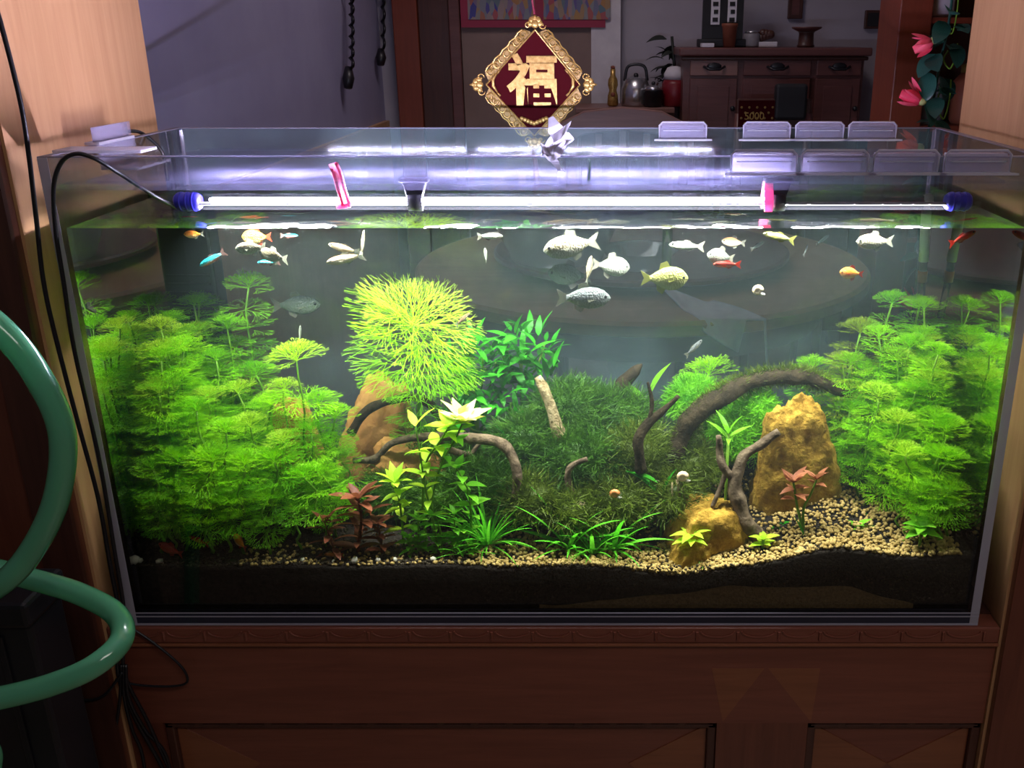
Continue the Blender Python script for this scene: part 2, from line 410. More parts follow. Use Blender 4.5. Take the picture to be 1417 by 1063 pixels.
# ------------------------------------------------------------------ the setting
PX = 0.632                                    # inner faces of the two wooden piers
YF, YB, YW = -0.004, 0.40, 3.05               # front of piers, back of piers, far wall
struct(MB().box(-2.2, 2.4, -3.2, YW, FLOOR - 0.03, FLOOR).build('floor', 'floor_tile'), 'brown tiled floor of both rooms', 'floor')
struct(MB().box(-2.2, 2.4, -3.2, YW, 1.98, 2.02).build('ceiling', 'ceiling_paint'), 'plain pale ceiling over both rooms', 'ceiling')
pl = MB().box(-PX - 0.9, -PX, YF, YB, FLOOR, 1.98).build('wall_left_pier', 'pier_wood')
struct(pl, 'orange brown wooden pier beside the tank and the black cords')
o = MB().box(-PX - 0.9, -PX - 0.004, YF - 0.012, YF, FLOOR, 1.98).build('front_panel', 'front_wood_upright', pl)
o = MB().box(-PX - 0.055, -PX - 0.004, YF - 0.02, YF - 0.012, FLOOR, 1.98).build('edge_moulding', 'dark_wood', pl)
pr = MB().box(PX, PX + 0.9, YF, YB, FLOOR, 1.98).build('wall_right_pier', 'pier_wood')
struct(pr, 'orange brown wooden pier beside the silk flower garland')
MB().box(PX + 0.004, PX + 0.9, YF - 0.012, YF, FLOOR, 1.98).build('front_panel', 'front_wood_upright', pr)
struct(MB().box(-PX, PX, YF, YB, 1.5, 1.98).build('wall_header', 'pier_wood'), 'wooden header above the tank opening')
XL = -0.85
wl = MB().box(XL - 0.1, XL, YB, YW, FLOOR, 1.98).build('wall_left', 'wall_paint_violet_lit')
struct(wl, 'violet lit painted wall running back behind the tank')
struct(MB().box(XL, XL + 0.02, YB + 0.01, YW - 0.02, FLOOR, 0.45).build('trim_1', 'pier_wood'), 'brown wooden dado along the painted wall', 'trim')
struct(MB().box(XL, 2.3, YW, YW + 0.1, FLOOR, 1.98).build('wall_back', 'wall_paint'), 'grey painted far wall behind the sideboard')
struct(MB().box(2.3, 2.4, YB, YW, FLOOR, 1.98).build('wall_right', 'wall_paint'), 'grey painted wall of the dining room')

# far door with dark frame and a colourful red bordered print
def px_box(mb, u0, u1, v0, v1, y, d):
    """box on the plane y between two pixel columns and rows, d deep"""
    a = at(u0, v1, y); b = at(u1, v0, y); return mb.box(min(a.x, b.x), max(a.x, b.x), y, y + d, a.z, b.z)
a = at(641, 100, YW - 0.05); b = at(859, 0, YW - 0.05)
dr = MB().box(a.x, b.x, YW - 0.05, YW, FLOOR, 1.62).build('door_1', 'door_paint')
struct(dr, 'faded beige door behind the golden ornament', 'door')
a2 = at(548, 100, YW - 0.08)
MB().box(a2.x, a2.x + 0.10, YW - 0.08, YW, FLOOR, 1.7).build('door_jamb', 'red_wood', dr, bevel=0.004)
MB().box(a2.x + 0.10, a2.x + 0.225, YW - 0.06, YW, FLOOR, 1.7).build('door_jamb', 'dark_wood', dr, bevel=0.004)
MB().box(a2.x + 0.225, a.x - 0.002, YW - 0.07, YW, FLOOR, 1.7).build('door_jamb', 'sideboard_wood', dr, bevel=0.004)
MB().box(a2.x, b.x, YW - 0.08, YW, 1.62, 1.75).build('door_head', 'dark_wood', dr)
MB().box(b.x - 0.12, b.x, YW - 0.062, YW - 0.05, FLOOR, 1.6).build('door_stile', 'cloth_grey', dr)
# print on the door
pa = at(638, 38, YW - 0.075); pb = at(838, -150, YW - 0.075)
ps = thing('wall_print', (0.5 * (pa.x + pb.x), YW - 0.065, pa.z), 'colourful print with a red border on the beige door', 'print')
MB().box(pa.x, pb.x, YW - 0.07, YW - 0.063, pa.z, pb.z).build('sheet', 'paper_red', ps)
m, nt, out = new('print_picture')
tc = N(nt, 'ShaderNodeTexCoord'); mp = N(nt, 'ShaderNodeMapping'); mp.inputs['Scale'].default_value = (44, 1, 16)
vo = N(nt, 'ShaderNodeTexVoronoi', Scale=1.3); nt.links.new(tc.outputs['Object'], mp.inputs[0]); nt.links.new(mp.outputs[0], vo.inputs['Vector'])
sp = N(nt, 'ShaderNodeSeparateColor'); nt.links.new(vo.outputs['Color'], sp.inputs[0])
b = N(nt, 'ShaderNodeBsdfPrincipled', Roughness=0.6)
nt.links.new(ramp(nt, sp.outputs[0], [(0.0, (0.35, 0.04, 0.10)), (0.2, (0.36, 0.2, 0.07)), (0.42, (0.22, 0.23, 0.24)), (0.6, (0.05, 0.05, 0.26)), (0.78, (0.36, 0.24, 0.22)), (1.0, (0.10, 0.16, 0.2))]), b.inputs['Base Color'])
nt.links.new(b.outputs[0], out.inputs[0])
for k in range(2):
    x0 = pa.x + (0.03 if k == 0 else 0.335); x1 = x0 + 0.27
    MB().box(x0, x1, YW - 0.073, YW - 0.07, pa.z + 0.03, pb.z - 0.03).build('picture', 'print_picture', ps)

# ------------------------------------------------------------------ cabinet under the tank
cab = thing('tank_cabinet', (0, 0.2, FLOOR), 'reddish brown panelled wooden cabinet carrying the fish tank', 'cabinet')
MB().box(-PX + 0.001, PX - 0.001, 0.03, YB, FLOOR, -0.001).build('carcass', 'dark_wood', cab)
zt = -0.004; zb = at(700, 893, -0.01).z
MB().box(-PX + 0.001, PX - 0.001, -0.006, 0.03, zb, -0.001).build('top_rail', 'front_wood', cab, bevel=0.002)
MB().box(-PX + 0.001, PX - 0.001, -0.010, -0.006, zb - 0.003, zb + 0.001).build('rail_bead', 'veneer_light', cab, bevel=0.001)
# carved scallops along the rail
for k in range(21):
    x = -0.58 + k * 0.058
    c = MB(); pts = [Vector((x + 0.024 * math.cos(a), -0.007, zt - 0.002 - 0.010 * math.sin(a))) for a in [PI * j / 10 for j in range(11)]]
    c.tube(pts, 0.0014, 5); c.tube([(x + 0.029, -0.007, zt - 0.003), (x + 0.029, -0.007, zb + 0.006)], 0.0022, 6)
    c.build('carved_scallop', 'front_wood', cab)
zp = at(700, 1001, 0).z
def xat(u, v=1001): return at(u, v, 0.0).x
MB().box(-PX + 0.001, PX - 0.001, 0.0, 0.03, zp, zb - 0.002).build('apron_board', 'front_wood', cab)
xs = [-PX + 0.001, xat(225), xat(992), xat(1118), PX - 0.001]
zbot = FLOOR + 0.04
MB().box(xs[0], xs[1], 0.0, 0.03, zbot, zp).build('stile', 'front_wood_upright', cab)
MB().box(xs[2], xs[3], 0.0, 0.03, zbot, zp).build('stile', 'front_wood_upright', cab)
MB().box(-PX + 0.001, PX - 0.001, 0.0, 0.03, FLOOR, zbot).build('plinth', 'front_wood', cab)
for x0, x1 in ((xs[1], xs[2]), (xs[3], xs[4])):
    d = MB().box(x0, x1, 0.014, 0.024, zbot, zp).build('panel', 'front_wood', cab)
    for q in ((x0, x1, zp - 0.013, zp), (x0, x0 + 0.013, zbot, zp), (x1 - 0.013, x1, zbot, zp), (x0, x1, zbot, zbot + 0.013)):
        MB().box(q[0], q[1], 0.004, 0.014, q[2], q[3]).build('panel_moulding', 'dark_wood', d, bevel=0.002)
    # carved beads of the moulding
    n = int((x1 - x0) / 0.05)
    for k in range(n):
        xx = x0 + (k + 0.5) * (x1 - x0) / n
        MB().tube([(xx - 0.02, 0.003, zp - 0.006), (xx + 0.02, 0.003, zp - 0.006)], [0.001, 0.001], 5).build('moulding_bead', 'dark_wood', d)
    i0, i1, zt2 = x0 + 0.014, x1 - 0.014, zp - 0.014
    for (p, q, r_) in (((i0, zt2), (i0 + 0.115, zt2 - 0.115 * 0.62), (i0, zbot + 0.014)), ((i1, zt2), (i1, zbot + 0.014), (i1 - 0.115, zt2 - 0.115 * 0.62))):
        MB().prism([(p[0], 0.0125, p[1]), (q[0], 0.0125, q[1]), (r_[0], 0.0125, r_[1])], (0, 0, 0), (0, 0.0015, 0)).build('veneer_wedge', 'veneer_light', d)
# veneer lozenge points on the apron above the stile
for (u0, u1, um) in ((985, 1058, 1000), (1062, 1135, 1122)):
    p = [at(u0 if um < 1058 else u1, 925, 0), at(1058 if um < 1058 else 1063, 925, 0), at(um, 999, 0)]
    MB().prism([(q.x, -0.0004, q.z) for q in p], (0, 0, 0), (0, 0.0008, 0)).build('veneer_wedge', 'veneer_light', cab)

# ------------------------------------------------------------------ glass tank
tank = thing('aquarium_tank', (0, TD / 2, 0), 'large clear glass fish tank standing on the wooden cabinet between the piers', 'fish tank')
T = 0.011; ZB = 0.018
MB().box(-TW, TW, 0, T, 0.0, TH).build('front_pane', 'glass', tank)
MB().box(-TW, TW, TD - T, TD, 0.0, TH).build('back_pane', 'back_glass', tank)
MB().box(-TW, -TW + T, T, TD - T, 0.0, TH).build('side_pane', 'glass', tank)
MB().box(TW - T, TW, T, TD - T, 0.0, TH).build('side_pane', 'glass', tank)
MB().box(-TW + T, TW - T, T, TD - T, 0.0005, ZB).build('base_pane', 'base_edge', tank)
e = 0.0012
for (q, nm) in (((-TW, TW, 0, T, TH, TH + e), 'rim_edge'), ((-TW, TW, TD - T, TD, TH, TH + e), 'rim_edge'),
          ((-TW, -TW + T, T, TD - T, TH, TH + e), 'rim_edge'), ((TW - T, TW, T, TD - T, TH, TH + e), 'rim_edge'),
          ((-TW, TW, -e, 0, 0.0, 0.003), 'lower_edge'), ((-TW, TW, -e, 0, 0.0135, 0.0150), 'lower_edge'), ((-TW, TW, -e, 0, 0.0195, 0.0205), 'lower_edge')):
    MB().box(*q).build(nm, 'glass_edge' if nm == 'rim_edge' else 'base_line', tank)
MB().box(-TW, TW, -0.0004, 0, 0.003, 0.0195).build('base_band', 'base_edge', tank)
for sx in (-1, 1):
    x0, x1 = sorted((sx * TW, sx * (TW - 0.012)))
    MB().box(x0, x1, -0.0008, 0.0, 0.0, TH).build('corner_edge', 'base_line', tank)
    MB().box(*sorted((sx * TW, sx * (TW - 0.008))), TD, TD + 0.001, 0, TH).build('corner_edge', 'glass_edge', tank)
    MB().tube([(sx * (TW - T - 0.002), TD - T - 0.002, ZB), (sx * (TW - T - 0.002), TD - T - 0.002, TH - 0.002)], 0.003, 6).build('corner_seam', 'clip_plastic', tank)
# front and back bracing strips just under the rim
MB().box(-TW + T, TW - T, T, T + 0.035, TH - 0.040, TH - 0.034).build('brace', 'lid_plate', tank)
MB().box(-TW + T, TW - T, TD - T - 0.04, TD - T, TH - 0.040, TH - 0.034).build('brace', 'lid_plate', tank)
# cover glass resting on the braces, in two halves
for k, (x0, x1) in enumerate(((-TW + T + 0.03, 0.05), (0.054, TW - T - 0.03))):
    tag(MB().box(x0, x1, T + 0.012, TD - T - 0.008, TH - 0.0335, TH - 0.0295).build('cover_glass', 'lid_plate'),
        'dusty cover glass over the %s of the tank' % ('half beside the black cords' if k == 0 else 'half with the clear clips'), 'cover glass')

# water
wt = MB().box(-TW + T + 0.001, TW - T - 0.001, T + 0.001, TD - T - 0.001, ZB + 0.001, WL).build('water', 'water')
wt['kind'] = 'stuff'; tag(wt, 'clear faintly cloudy water filling the tank', 'water')

# ------------------------------------------------------------------ lamp
LY, LZ, LR = 0.095, at(700, 279, 0.095).z, 0.0105
LZ = max(LZ, WL + LR + 0.003)
lx0, lx1 = at(243, 279, LY).x, at(1343, 279, LY).x
lamp = thing('aquarium_light', (0, LY, LZ - LR), 'long tubular lamp with blue end caps just above the water', 'lamp')
MB().tube([(lx0 + 0.02, LY, LZ), (lx1 - 0.02, LY, LZ)], LR, 20).build('tube', 'lamp_tube', lamp, True)
MB().box(lx0 + 0.03, lx1 - 0.03, LY - 0.006, LY + 0.006, LZ - 0.0035, LZ - 0.0015).build('circuit_strip', 'grey_plastic', lamp)
MB().add([(lx0 + 0.035, LY - 0.0055, LZ - 0.0037), (lx1 - 0.035, LY - 0.0055, LZ - 0.0037), (lx1 - 0.035, LY + 0.0055, LZ - 0.0037), (lx0 + 0.035, LY + 0.0055, LZ - 0.0037)], [(0, 3, 2, 1)]).build('led_strip', 'lamp_led', lamp)
MB().box(at(292, 279, LY).x, at(1052, 279, LY).x, LY - 0.004, LY + 0.004, LZ + 0.0015, LZ + 0.0045).build('led_strip', 'lamp_glow', lamp)
for x0, x1 in ((lx0, lx0 + 0.033), (lx1 - 0.033, lx1)):
    cpo = MB().tube([(x0, LY, LZ), (x0 + 0.004, LY, LZ), (x1 - 0.004, LY, LZ), (x1, LY, LZ)], [LR * 0.8, LR * 1.12, LR * 1.12, LR * 0.8], 20).build('end_cap', 'blue_plastic', lamp, True)
    for k in range(1, 4):
        xx = x0 + (x1 - x0) * k / 4
        MB().tube([(xx - 0.0015, LY, LZ), (xx + 0.0015, LY, LZ)], LR * 1.2, 20).build('grip_ring', 'blue_plastic', cpo, True)
for u in (575, 1076):
    x = at(u, 275, LY).x
    cl = thing('lamp_clip', (x, LY, LZ), 'black clip hanging the lamp tube %s' % ('near the pink strap over the feathery thicket' if u == 575 else 'next to the pink peg under the clear clips'), 'clip')
    MB().tube([(x - 0.009, LY, LZ), (x + 0.009, LY, LZ)], LR * 1.18, 16).build('ring', 'black_plastic', cl, True)
    MB().add([(x + sx * q, LY + sy * 0.007, z) for z, q in ((LZ + LR * 0.6, 0.010), (TH - 0.042, 0.016)) for sx, sy in ((-1, -1), (1, -1), (1, 1), (-1, 1))],
             [(0, 3, 2, 1), (4, 5, 6, 7), (0, 1, 5, 4), (1, 2, 6, 5), (2, 3, 7, 6), (3, 0, 4, 7)]).build('hanger', 'black_plastic', cl, bevel=0.002)
    MB().box(x - 0.019, x + 0.019, LY - 0.010, LY + 0.010, TH - 0.042, TH - 0.0365).build('top_plate', 'black_plastic', cl, bevel=0.002)

# pink strap and pink peg around the lamp
p = [at(460, 226, 0.02), at(466, 240, 0.03), at(472, 262, 0.06), at(479, 284, LY - 0.012)]
st = thing('pink_strap', at(479, 284, LY - 0.012), 'pink plastic strap tied over the front rim to the lamp', 'strap')
pts = curve(p, 5)
MB().ribbon(pts, 0.010, (1, 0.2, 0.3)).add([], []).build('band', 'pink_plastic', st)
MB().tube([q + Vector((0.005, -0.001, 0)) for q in pts], 0.0025, 6).build('fold', 'pink_plastic', st, True)
MB().tube([q + Vector((-0.004, -0.001, 0)) for q in pts[3:]], 0.002, 6).build('fold', 'pink_plastic', st, True)
MB().tube([at(466, 286, LY - 0.012), at(484, 284, LY - 0.012)], 0.0035, 6).build('knot', 'pink_plastic', st, True)
x = at(1062, 265, LY).x
pg = thing('pink_peg', (x, LY, LZ), 'pink plastic peg gripping the lamp tube below a clear clip', 'peg')
for sy in (-1, 1):
    MB().add([(x + sx * q, LY + sy * yy, z) for z, q, yy in ((LZ - LR, 0.005, 0.013), (LZ + 0.004, 0.006, 0.014), (TH - 0.042, 0.0055, 0.005)) for sx, yy in ((-1, yy), (1, yy), (1, yy + 0.003), (-1, yy + 0.003))],
             [(0, 1, 2, 3), (0, 1, 5, 4), (1, 2, 6, 5), (2, 3, 7, 6), (3, 0, 4, 7), (4, 5, 9, 8), (5, 6, 10, 9), (6, 7, 11, 10), (7, 4, 8, 11), (8, 9, 10, 11)]).build('jaw', 'pink_plastic', pg)
MB().tube([(x - 0.007, LY, LZ + 0.018), (x + 0.007, LY, LZ + 0.018)], 0.004, 8).build('spring', 'pink_plastic', pg, True)

# ------------------------------------------------------------------ clear clips on the rims
def rim_clip(u0, u1, vt, vb, y, label, group='clear clips along the tank rim'):
    """clip straddling a rim pane: upright plate on the near side (plane y), bridge over the rim, inner leg, foot"""
    a = at(u0, vb, y); b = at(u1, vt, y)
    x0, x1, z0, z1 = a.x, b.x, a.z, b.z
    r = thing('rim_clip', ((x0 + x1) / 2, y, z0), label, 'clip', group)
    th = 0.003; c = 0.005
    P = [(x0, z0), (x1, z0), (x1, z1 - c), (x1 - c, z1), (x0 + c, z1), (x0, z1 - c)]
    MB().prism([(p_[0], y - th, p_[1]) for p_ in P], (0, 0, 0), (0, th, 0)).build('upright', 'clip_plastic', r)
    MB().tube([(p_[0], y - th / 2, p_[1]) for p_ in P], 0.0015, 6, closed=True).build('edge', 'clip_edge', r, True)
    zr = RIM + e + 0.0004
    MB().box(x0 + 0.004, x1 - 0.004, y, y + T + 0.004, zr, zr + 0.003).build('bridge', 'clip_edge', r)
    MB().box(x0 + 0.004, x1 - 0.004, y + T + 0.0022, y + T + 0.004, z0, zr).build('inner_leg', 'clip_plastic', r)
    MB().prism([(x0 - 0.008, y - 0.012, z0), (x1 + 0.008, y - 0.012, z0), (x1, y, z0), (x0, y, z0)], (0, 0, 0), (0, 0, 0.0025)).build('foot', 'clip_edge', r)
    MB().box(x0 + 0.006, x1 - 0.006, y - th - 0.001, y - th, z0 + (z1 - z0) * 0.52, z0 + (z1 - z0) * 0.57).build('rib', 'clip_edge', r)
    return r
names = ['clear plastic clip at the end of the front row, below the lone back clip', 'clear plastic clip second in the front row', 'clear plastic clip third in the front row', 'clear plastic clip ending the front row at the wooden pier']
for k, (u0, u1) in enumerate(((1011, 1103), (1108, 1202), (1207, 1300), (1305, 1400))):
    rim_clip(u0, u1, 208, 241, -0.0015, names[k])
names = ['clear plastic clip standing alone on the back rim', 'clear plastic clip first of three together on the back rim', 'clear plastic clip between two others on the back rim', 'clear plastic clip nearest the pink flowers on the back rim']
for k, (u0, u1) in enumerate(((912, 978), (1028, 1094), (1100, 1168), (1173, 1241))):
    rim_clip(u0, u1, 169, 194, TD - T - 0.001, names[k])
sr = thing('side_rim_clip', (-TW, 0.2, RIM), 'milky clear clip on the side rim under the thin cord', 'clip')
MB().box(-TW - 0.004, -TW + T + 0.004, 0.12, 0.22, RIM + e + 0.0004, RIM + e + 0.004).build('bridge', 'clip_edge', sr)
MB().box(-TW + T + 0.001, -TW + T + 0.004, 0.12, 0.22, RIM - 0.03, RIM + e).build('inner_leg', 'clip_plastic', sr)
MB().box(-TW + T + 0.004, -TW + T + 0.05, 0.12, 0.22, RIM - 0.03, RIM - 0.027).build('shelf', 'clip_plastic', sr)
MB().box(-TW + T - 0.004, -TW + T + 0.0, 0.12, 0.22, RIM + e + 0.004, RIM + 0.024).build('upright', 'clip_plastic', sr)
x0 = at(112, 226, 0.05).x
tag(MB().box(-TW + 0.002, -TW + 0.11, 0.03, 0.075, RIM + e + 0.0003, RIM + e + 0.004).build('acrylic_strip', 'clip_edge', None, bevel=0.001), 'white frosted acrylic strip lying on the rim by the cords', 'plastic strip')

# crumpled silver foil bow hooked on the front rim
fb = thing('foil_bow', at(770, 236, 0.004), 'crumpled silver foil bow twisted over the tank rim', 'bow')
def foil(pts, y, wid, side):
    q = curve([at(u, v, y + dy) for u, v, dy in pts], 4)
    wv = lerps(wid, len(q)); mb = MB(); mb.ribbon(q, wv, side)
    return mb.build('foil_strip', 'silver_foil', fb)
foil([(762, 162, 0), (768, 178, 0.01), (776, 192, 0), (766, 205, -0.01)], 0.0, [0.006, 0.018, 0.02, 0.012], (1, 0.3, 0.4))
foil([(790, 170, 0), (780, 182, -0.012), (768, 190, 0), (756, 200, 0.01), (748, 216, 0)], 0.0, [0.005, 0.016, 0.014, 0.012, 0.004], (0.3, 0.4, 1))
foil([(750, 206, 0), (764, 212, -0.012), (780, 204, 0), (786, 192, 0.01)], 0.0, [0.008, 0.022, 0.018, 0.006], (0.2, 0.6, 1))
foil([(752, 200, 0), (762, 216, -0.012), (770, 228, 0), (782, 238, 0.006)], 0.0, [0.008, 0.02, 0.014, 0.003], (1, 0.4, -0.6))
foil([(758, 210, -0.004), (768, 224, -0.014), (774, 236, -0.004)], 0.0, [0.006, 0.012, 0.004], (1, -0.7, 0.2))
foil([(784, 184, 0.0), (788, 196, -0.01), (776, 206, 0)], 0.0, [0.006, 0.014, 0.006], (0.8, 0.6, 0.3))

# ------------------------------------------------------------------ substrate
def ground(x, y):
    """height of the planted bed"""
    h = 0.088 + 0.10 * max(0, y - 0.03)
    if x > 0.2: h += 0.016 * min(1, (x - 0.2) / 0.2)
    h += 0.012 * math.exp(-((x - 0.40) / 0.07) ** 2) - 0.012 * math.exp(-((x - 0.2) / 0.08) ** 2)
    h += 0.006 * noise.noise(Vector((x * 9, y * 9, 0.3)))
    return h
def heightfield(x0, x1, y0, y1, nx, ny, zb, fn):
    mb = MB(); vs = []; fs = []
    for j in range(ny + 1):
        for i in range(nx + 1):
            x = x0 + (x1 - x0) * i / nx; y = y0 + (y1 - y0) * j / ny; vs.append((x, y, fn(x, y)))
    for j in range(ny):
        for i in range(nx):
            k = j * (nx + 1) + i; fs.append((k, k + 1, k + nx + 2, k + nx + 1))
    per = [i for i in range(nx + 1)] + [(j + 1) * (nx + 1) - 1 for j in range(1, ny + 1)] + [ny * (nx + 1) + i for i in range(nx - 1, -1, -1)] + [j * (nx + 1) for j in range(ny - 1, 0, -1)]
    o = len(vs)
    for k in per: vs.append((vs[k][0], vs[k][1], zb))
    L = len(per)
    for i in range(L): fs.append((per[(i + 1) % L], per[i], o + i, o + (i + 1) % L))
    fs.append(tuple(o + i for i in range(L - 1, -1, -1)))
    return mb.add(vs, fs)
gx, gy0, gy1 = TW - T - 0.002, T + 0.002, TD - T - 0.002
def soil_h(x, y):
    return ground(x, y) - 0.002 + 0.003 * noise.noise(Vector((x * 60, y * 60, 0)))
sl = heightfield(-gx, gx, gy0, gy1, 150, 40, ZB + 0.0015, soil_h).build('soil_bed', 'soil', None, True)
sl['kind'] = 'stuff'; tag(sl, 'black planting soil layered along the tank bottom', 'soil')
# brown sand pocket under the soil, seen against the front glass
def sand_top(x):
    return 0.024 + 0.030 * max(0, min(1, (x - 0.0) / 0.25)) * max(0, min(1, (0.52 - x) / 0.1)) + 0.006 * noise.noise(Vector((x * 14, 0, 2)))
mb = MB(); n = 60
for i in range(n):
    xa = -0.02 + 0.53 * i / n; xb = -0.02 + 0.53 * (i + 1) / n
    mb.add([(xa, gy0 - 0.0014, ZB + 0.002), (xb, gy0 - 0.0014, ZB + 0.002), (xb, gy0 - 0.0014, sand_top(xb)), (xa, gy0 - 0.0014, sand_top(xa)),
            (xa, gy0 + 0.004, ZB + 0.002), (xb, gy0 + 0.004, ZB + 0.002), (xb, gy0 + 0.004, sand_top(xb)), (xa, gy0 + 0.004, sand_top(xa))],
           [(0, 1, 2, 3), (3, 2, 6, 7), (4, 7, 6, 5)])
sd = mb.build('sand_layer', 'brown_sand'); sd['kind'] = 'stuff'; tag(sd, 'fine brown sand pressed against the lower front glass', 'sand')

# loose grains: one low-poly stone repeated as real geometry
def stone(mb, c, r, sq=0.7):
    g = (1 + 5 ** 0.5) / 2
    V = [(-1, g, 0), (1, g, 0), (-1, -g, 0), (1, -g, 0), (0, -1, g), (0, 1, g), (0, -1, -g), (0, 1, -g), (g, 0, -1), (g, 0, 1), (-g, 0, -1), (-g, 0, 1)]
    Fc = [(0, 11, 5), (0, 5, 1), (0, 1, 7), (0, 7, 10), (0, 10, 11), (1, 5, 9), (5, 11, 4), (11, 10, 2), (10, 7, 6), (7, 1, 8), (3, 9, 4), (3, 4, 2), (3, 2, 6), (3, 6, 8), (3, 8, 9), (4, 9, 5), (2, 4, 11), (6, 2, 10), (8, 6, 7), (9, 8, 1)]
    R = Euler((rnd(0, 6), rnd(0, 6), rnd(0, 6))).to_matrix(); s = (rnd(.8, 1.25), rnd(.7, 1.1), rnd(.6, .9))
    vs = []
    for v in V:
        q = R @ (Vector((v[0] * s[0], v[1] * s[1], v[2] * s[2])) * (r / 1.9)); vs.append(Vector(c) + Vector((q.x, q.y, q.z * sq * 1.2)))
    mb.add(vs, Fc)
mb = MB()
for k in range(5200):
    x = -0.12 + 0.69 * random.random() ** 0.85; y = gy0 + 0.002 + (0.13 + 0.1 * (x > .25)) * random.random() ** 1.6
    if x < .25 and y > 0.05 + 0.06 * noise.noise(Vector((x * 8, 0, 5))) + 0.03 and random.random() < 0.7: continue
    r = rnd(0.0022, 0.0042)
    stone(mb, (x, y, ground(x, y) + rnd(-0.001, 0.003)), r)
for k in range(260):
    x = rnd(-0.44, -0.1); y = gy0 + 0.002 + 0.05 * random.random() ** 1.5
    stone(mb, (x, y, ground(x, y)), rnd(0.002, 0.004))
gv = mb.build('gravel', 'gravel', None, True); gv['kind'] = 'stuff'; tag(gv, 'cream and yellow gravel scattered over the soil', 'gravel')
mb = MB()
for k in range(2600):
    x = rnd(-gx + 0.004, gx - 0.004); y = gy0 + 0.003 + 0.1 * random.random() ** 2
    stone(mb, (x, y, ground(x, y) + rnd(-0.004, 0.001)), rnd(0.002, 0.0035))
for k in range(1500):                         # grains pressed to the glass
    x = rnd(-0.1, gx - 0.004); stone(mb, (x, gy0 + 0.0005, rnd(0.03 if x > .45 or x < 0 else 0.05, 0.09)), rnd(0.0012, 0.0024))
so = mb.build('soil_grains', 'soil_grain', None, True); so['kind'] = 'stuff'; tag(so, 'dark baked soil grains on the bed', 'soil')
# pebbles large enough to tell apart
pebs = [(188, 778, 9), (196, 786, 6), (222, 784, 7), (420, 786, 5), (463, 791, 4), (492, 792, 8), (524, 786, 5), (548, 785, 5), (600, 788, 5), (668, 790, 5), (700, 790, 5), (740, 788, 5), (780, 786, 6), (820, 783, 6), (860, 780, 6),
        (905, 780, 6), (940, 786, 6), (985, 790, 7), (1010, 785, 7), (1040, 782, 6), (1075, 770, 6), (1092, 776, 7), (1120, 782, 6), (1150, 778, 7), (1185, 770, 7), (1215, 765, 7), (1240, 772, 6), (1265, 778, 6), (1172, 728, 7), (1180, 760, 6), (1250, 760, 6)]
for k, (u, v, r) in enumerate(pebs):
    p = at(u, v, 0.022 if v > 770 else 0.05); mb = MB()
    rr = r * 0.00088
    stone(mb, (p.x, p.y, ground(p.x, p.y) + rr * 0.45), rr, 0.75)
    o = mb.build('pebble', 'pebble_stone' if k < 9 else 'gravel', None, True)
    if k < 3: tag(o, 'pale grey pebble on black soil by the tank corner near the cords', 'pebble', 'pale pebbles in the tank corner')
    else: tag(o, 'small rounded cream pebble on the bed along the front glass', 'pebble', 'cream pebbles along the front glass')

# ------------------------------------------------------------------ rocks
def rock(name, label, mat, c, sc, seed, amp=0.22, sub=4, rot=(0, 0, 0), taper=0.0):
    bm = bmesh.new(); bmesh.ops.create_icosphere(bm, subdivisions=sub, radius=1.0)
    R = Euler(rot).to_matrix(); mb = MB(); c = Vector(c); vs = []
    for v in bm.verts:
        d = v.co.copy(); s = Vector((seed * 3.1, seed * 1.7, seed))
        # squarish block with chipped faces
        k = max(abs(d.x), abs(d.y), abs(d.z)); d = d.lerp(d / k, 0.42)
        d *= 1 + amp * noise.fractal(v.co * 1.6 + s, 0.8, 2.0, 4) + 0.06 * (0.5 - abs(noise.noise(v.co * 4.5 + s))) + 0.035 * noise.noise(v.co * 11 + s) + 0.018 * noise.noise(v.co * 24 + s)
        tp = 1 - taper * (d.z * 0.5 + 0.5)
        q = R @ Vector((d.x * sc[0] * tp, d.y * sc[1] * tp, d.z * sc[2])); vs.append(q + c)
    fs = [tuple(x.index for x in f.verts) for f in bm.faces]; bm.free()
    mb.add(vs, fs); return tag(mb.build(name, mat, None, True), label, 'rock')
p = at(1100, 650, 0.15)
rock('standing_rock', 'tall golden yellow slab of rock standing behind the forked driftwood', 'rock_yellow', (p.x + 0.004, 0.16, 0.158), (0.082, 0.045, 0.128), 3.0, 0.16, 5, (0.12, -0.14, 0.15), 0.46)
p = at(985, 760, 0.08)
rock('low_rock', 'low yellow brown rock lying before the tall slab', 'rock_yellow', (p.x - 0.004, 0.085, 0.092), (0.068, 0.05, 0.062), 8.0, 0.22, 5, (0.1, 0.15, 0.4), 0.3)
p = at(518, 575, 0.26)
rock('orange_rock', 'orange tan rock standing behind the thin dark root under the round feathery crown', 'rock_orange', (p.x, 0.27, 0.175), (0.062, 0.035, 0.10), 5.0, 0.2, 5, (0.0, 0.2, 0.1), 0.35)
p = at(415, 580, 0.22)
rock('orange_rock', 'orange tan rock half hidden behind feathery plants', 'rock_orange', (p.x, 0.20, 0.185), (0.04, 0.03, 0.075), 6.0, 0.2, 5, (0.0, -0.1, 0.1), 0.3)
p = at(570, 655, 0.2)
rock('flat_rock', 'flat tan rock lying beneath the thin arching driftwood', 'rock_orange', (p.x, 0.19, 0.145), (0.06, 0.035, 0.05), 9.0, 0.2, 5, (0.0, 0.3, 0.1))

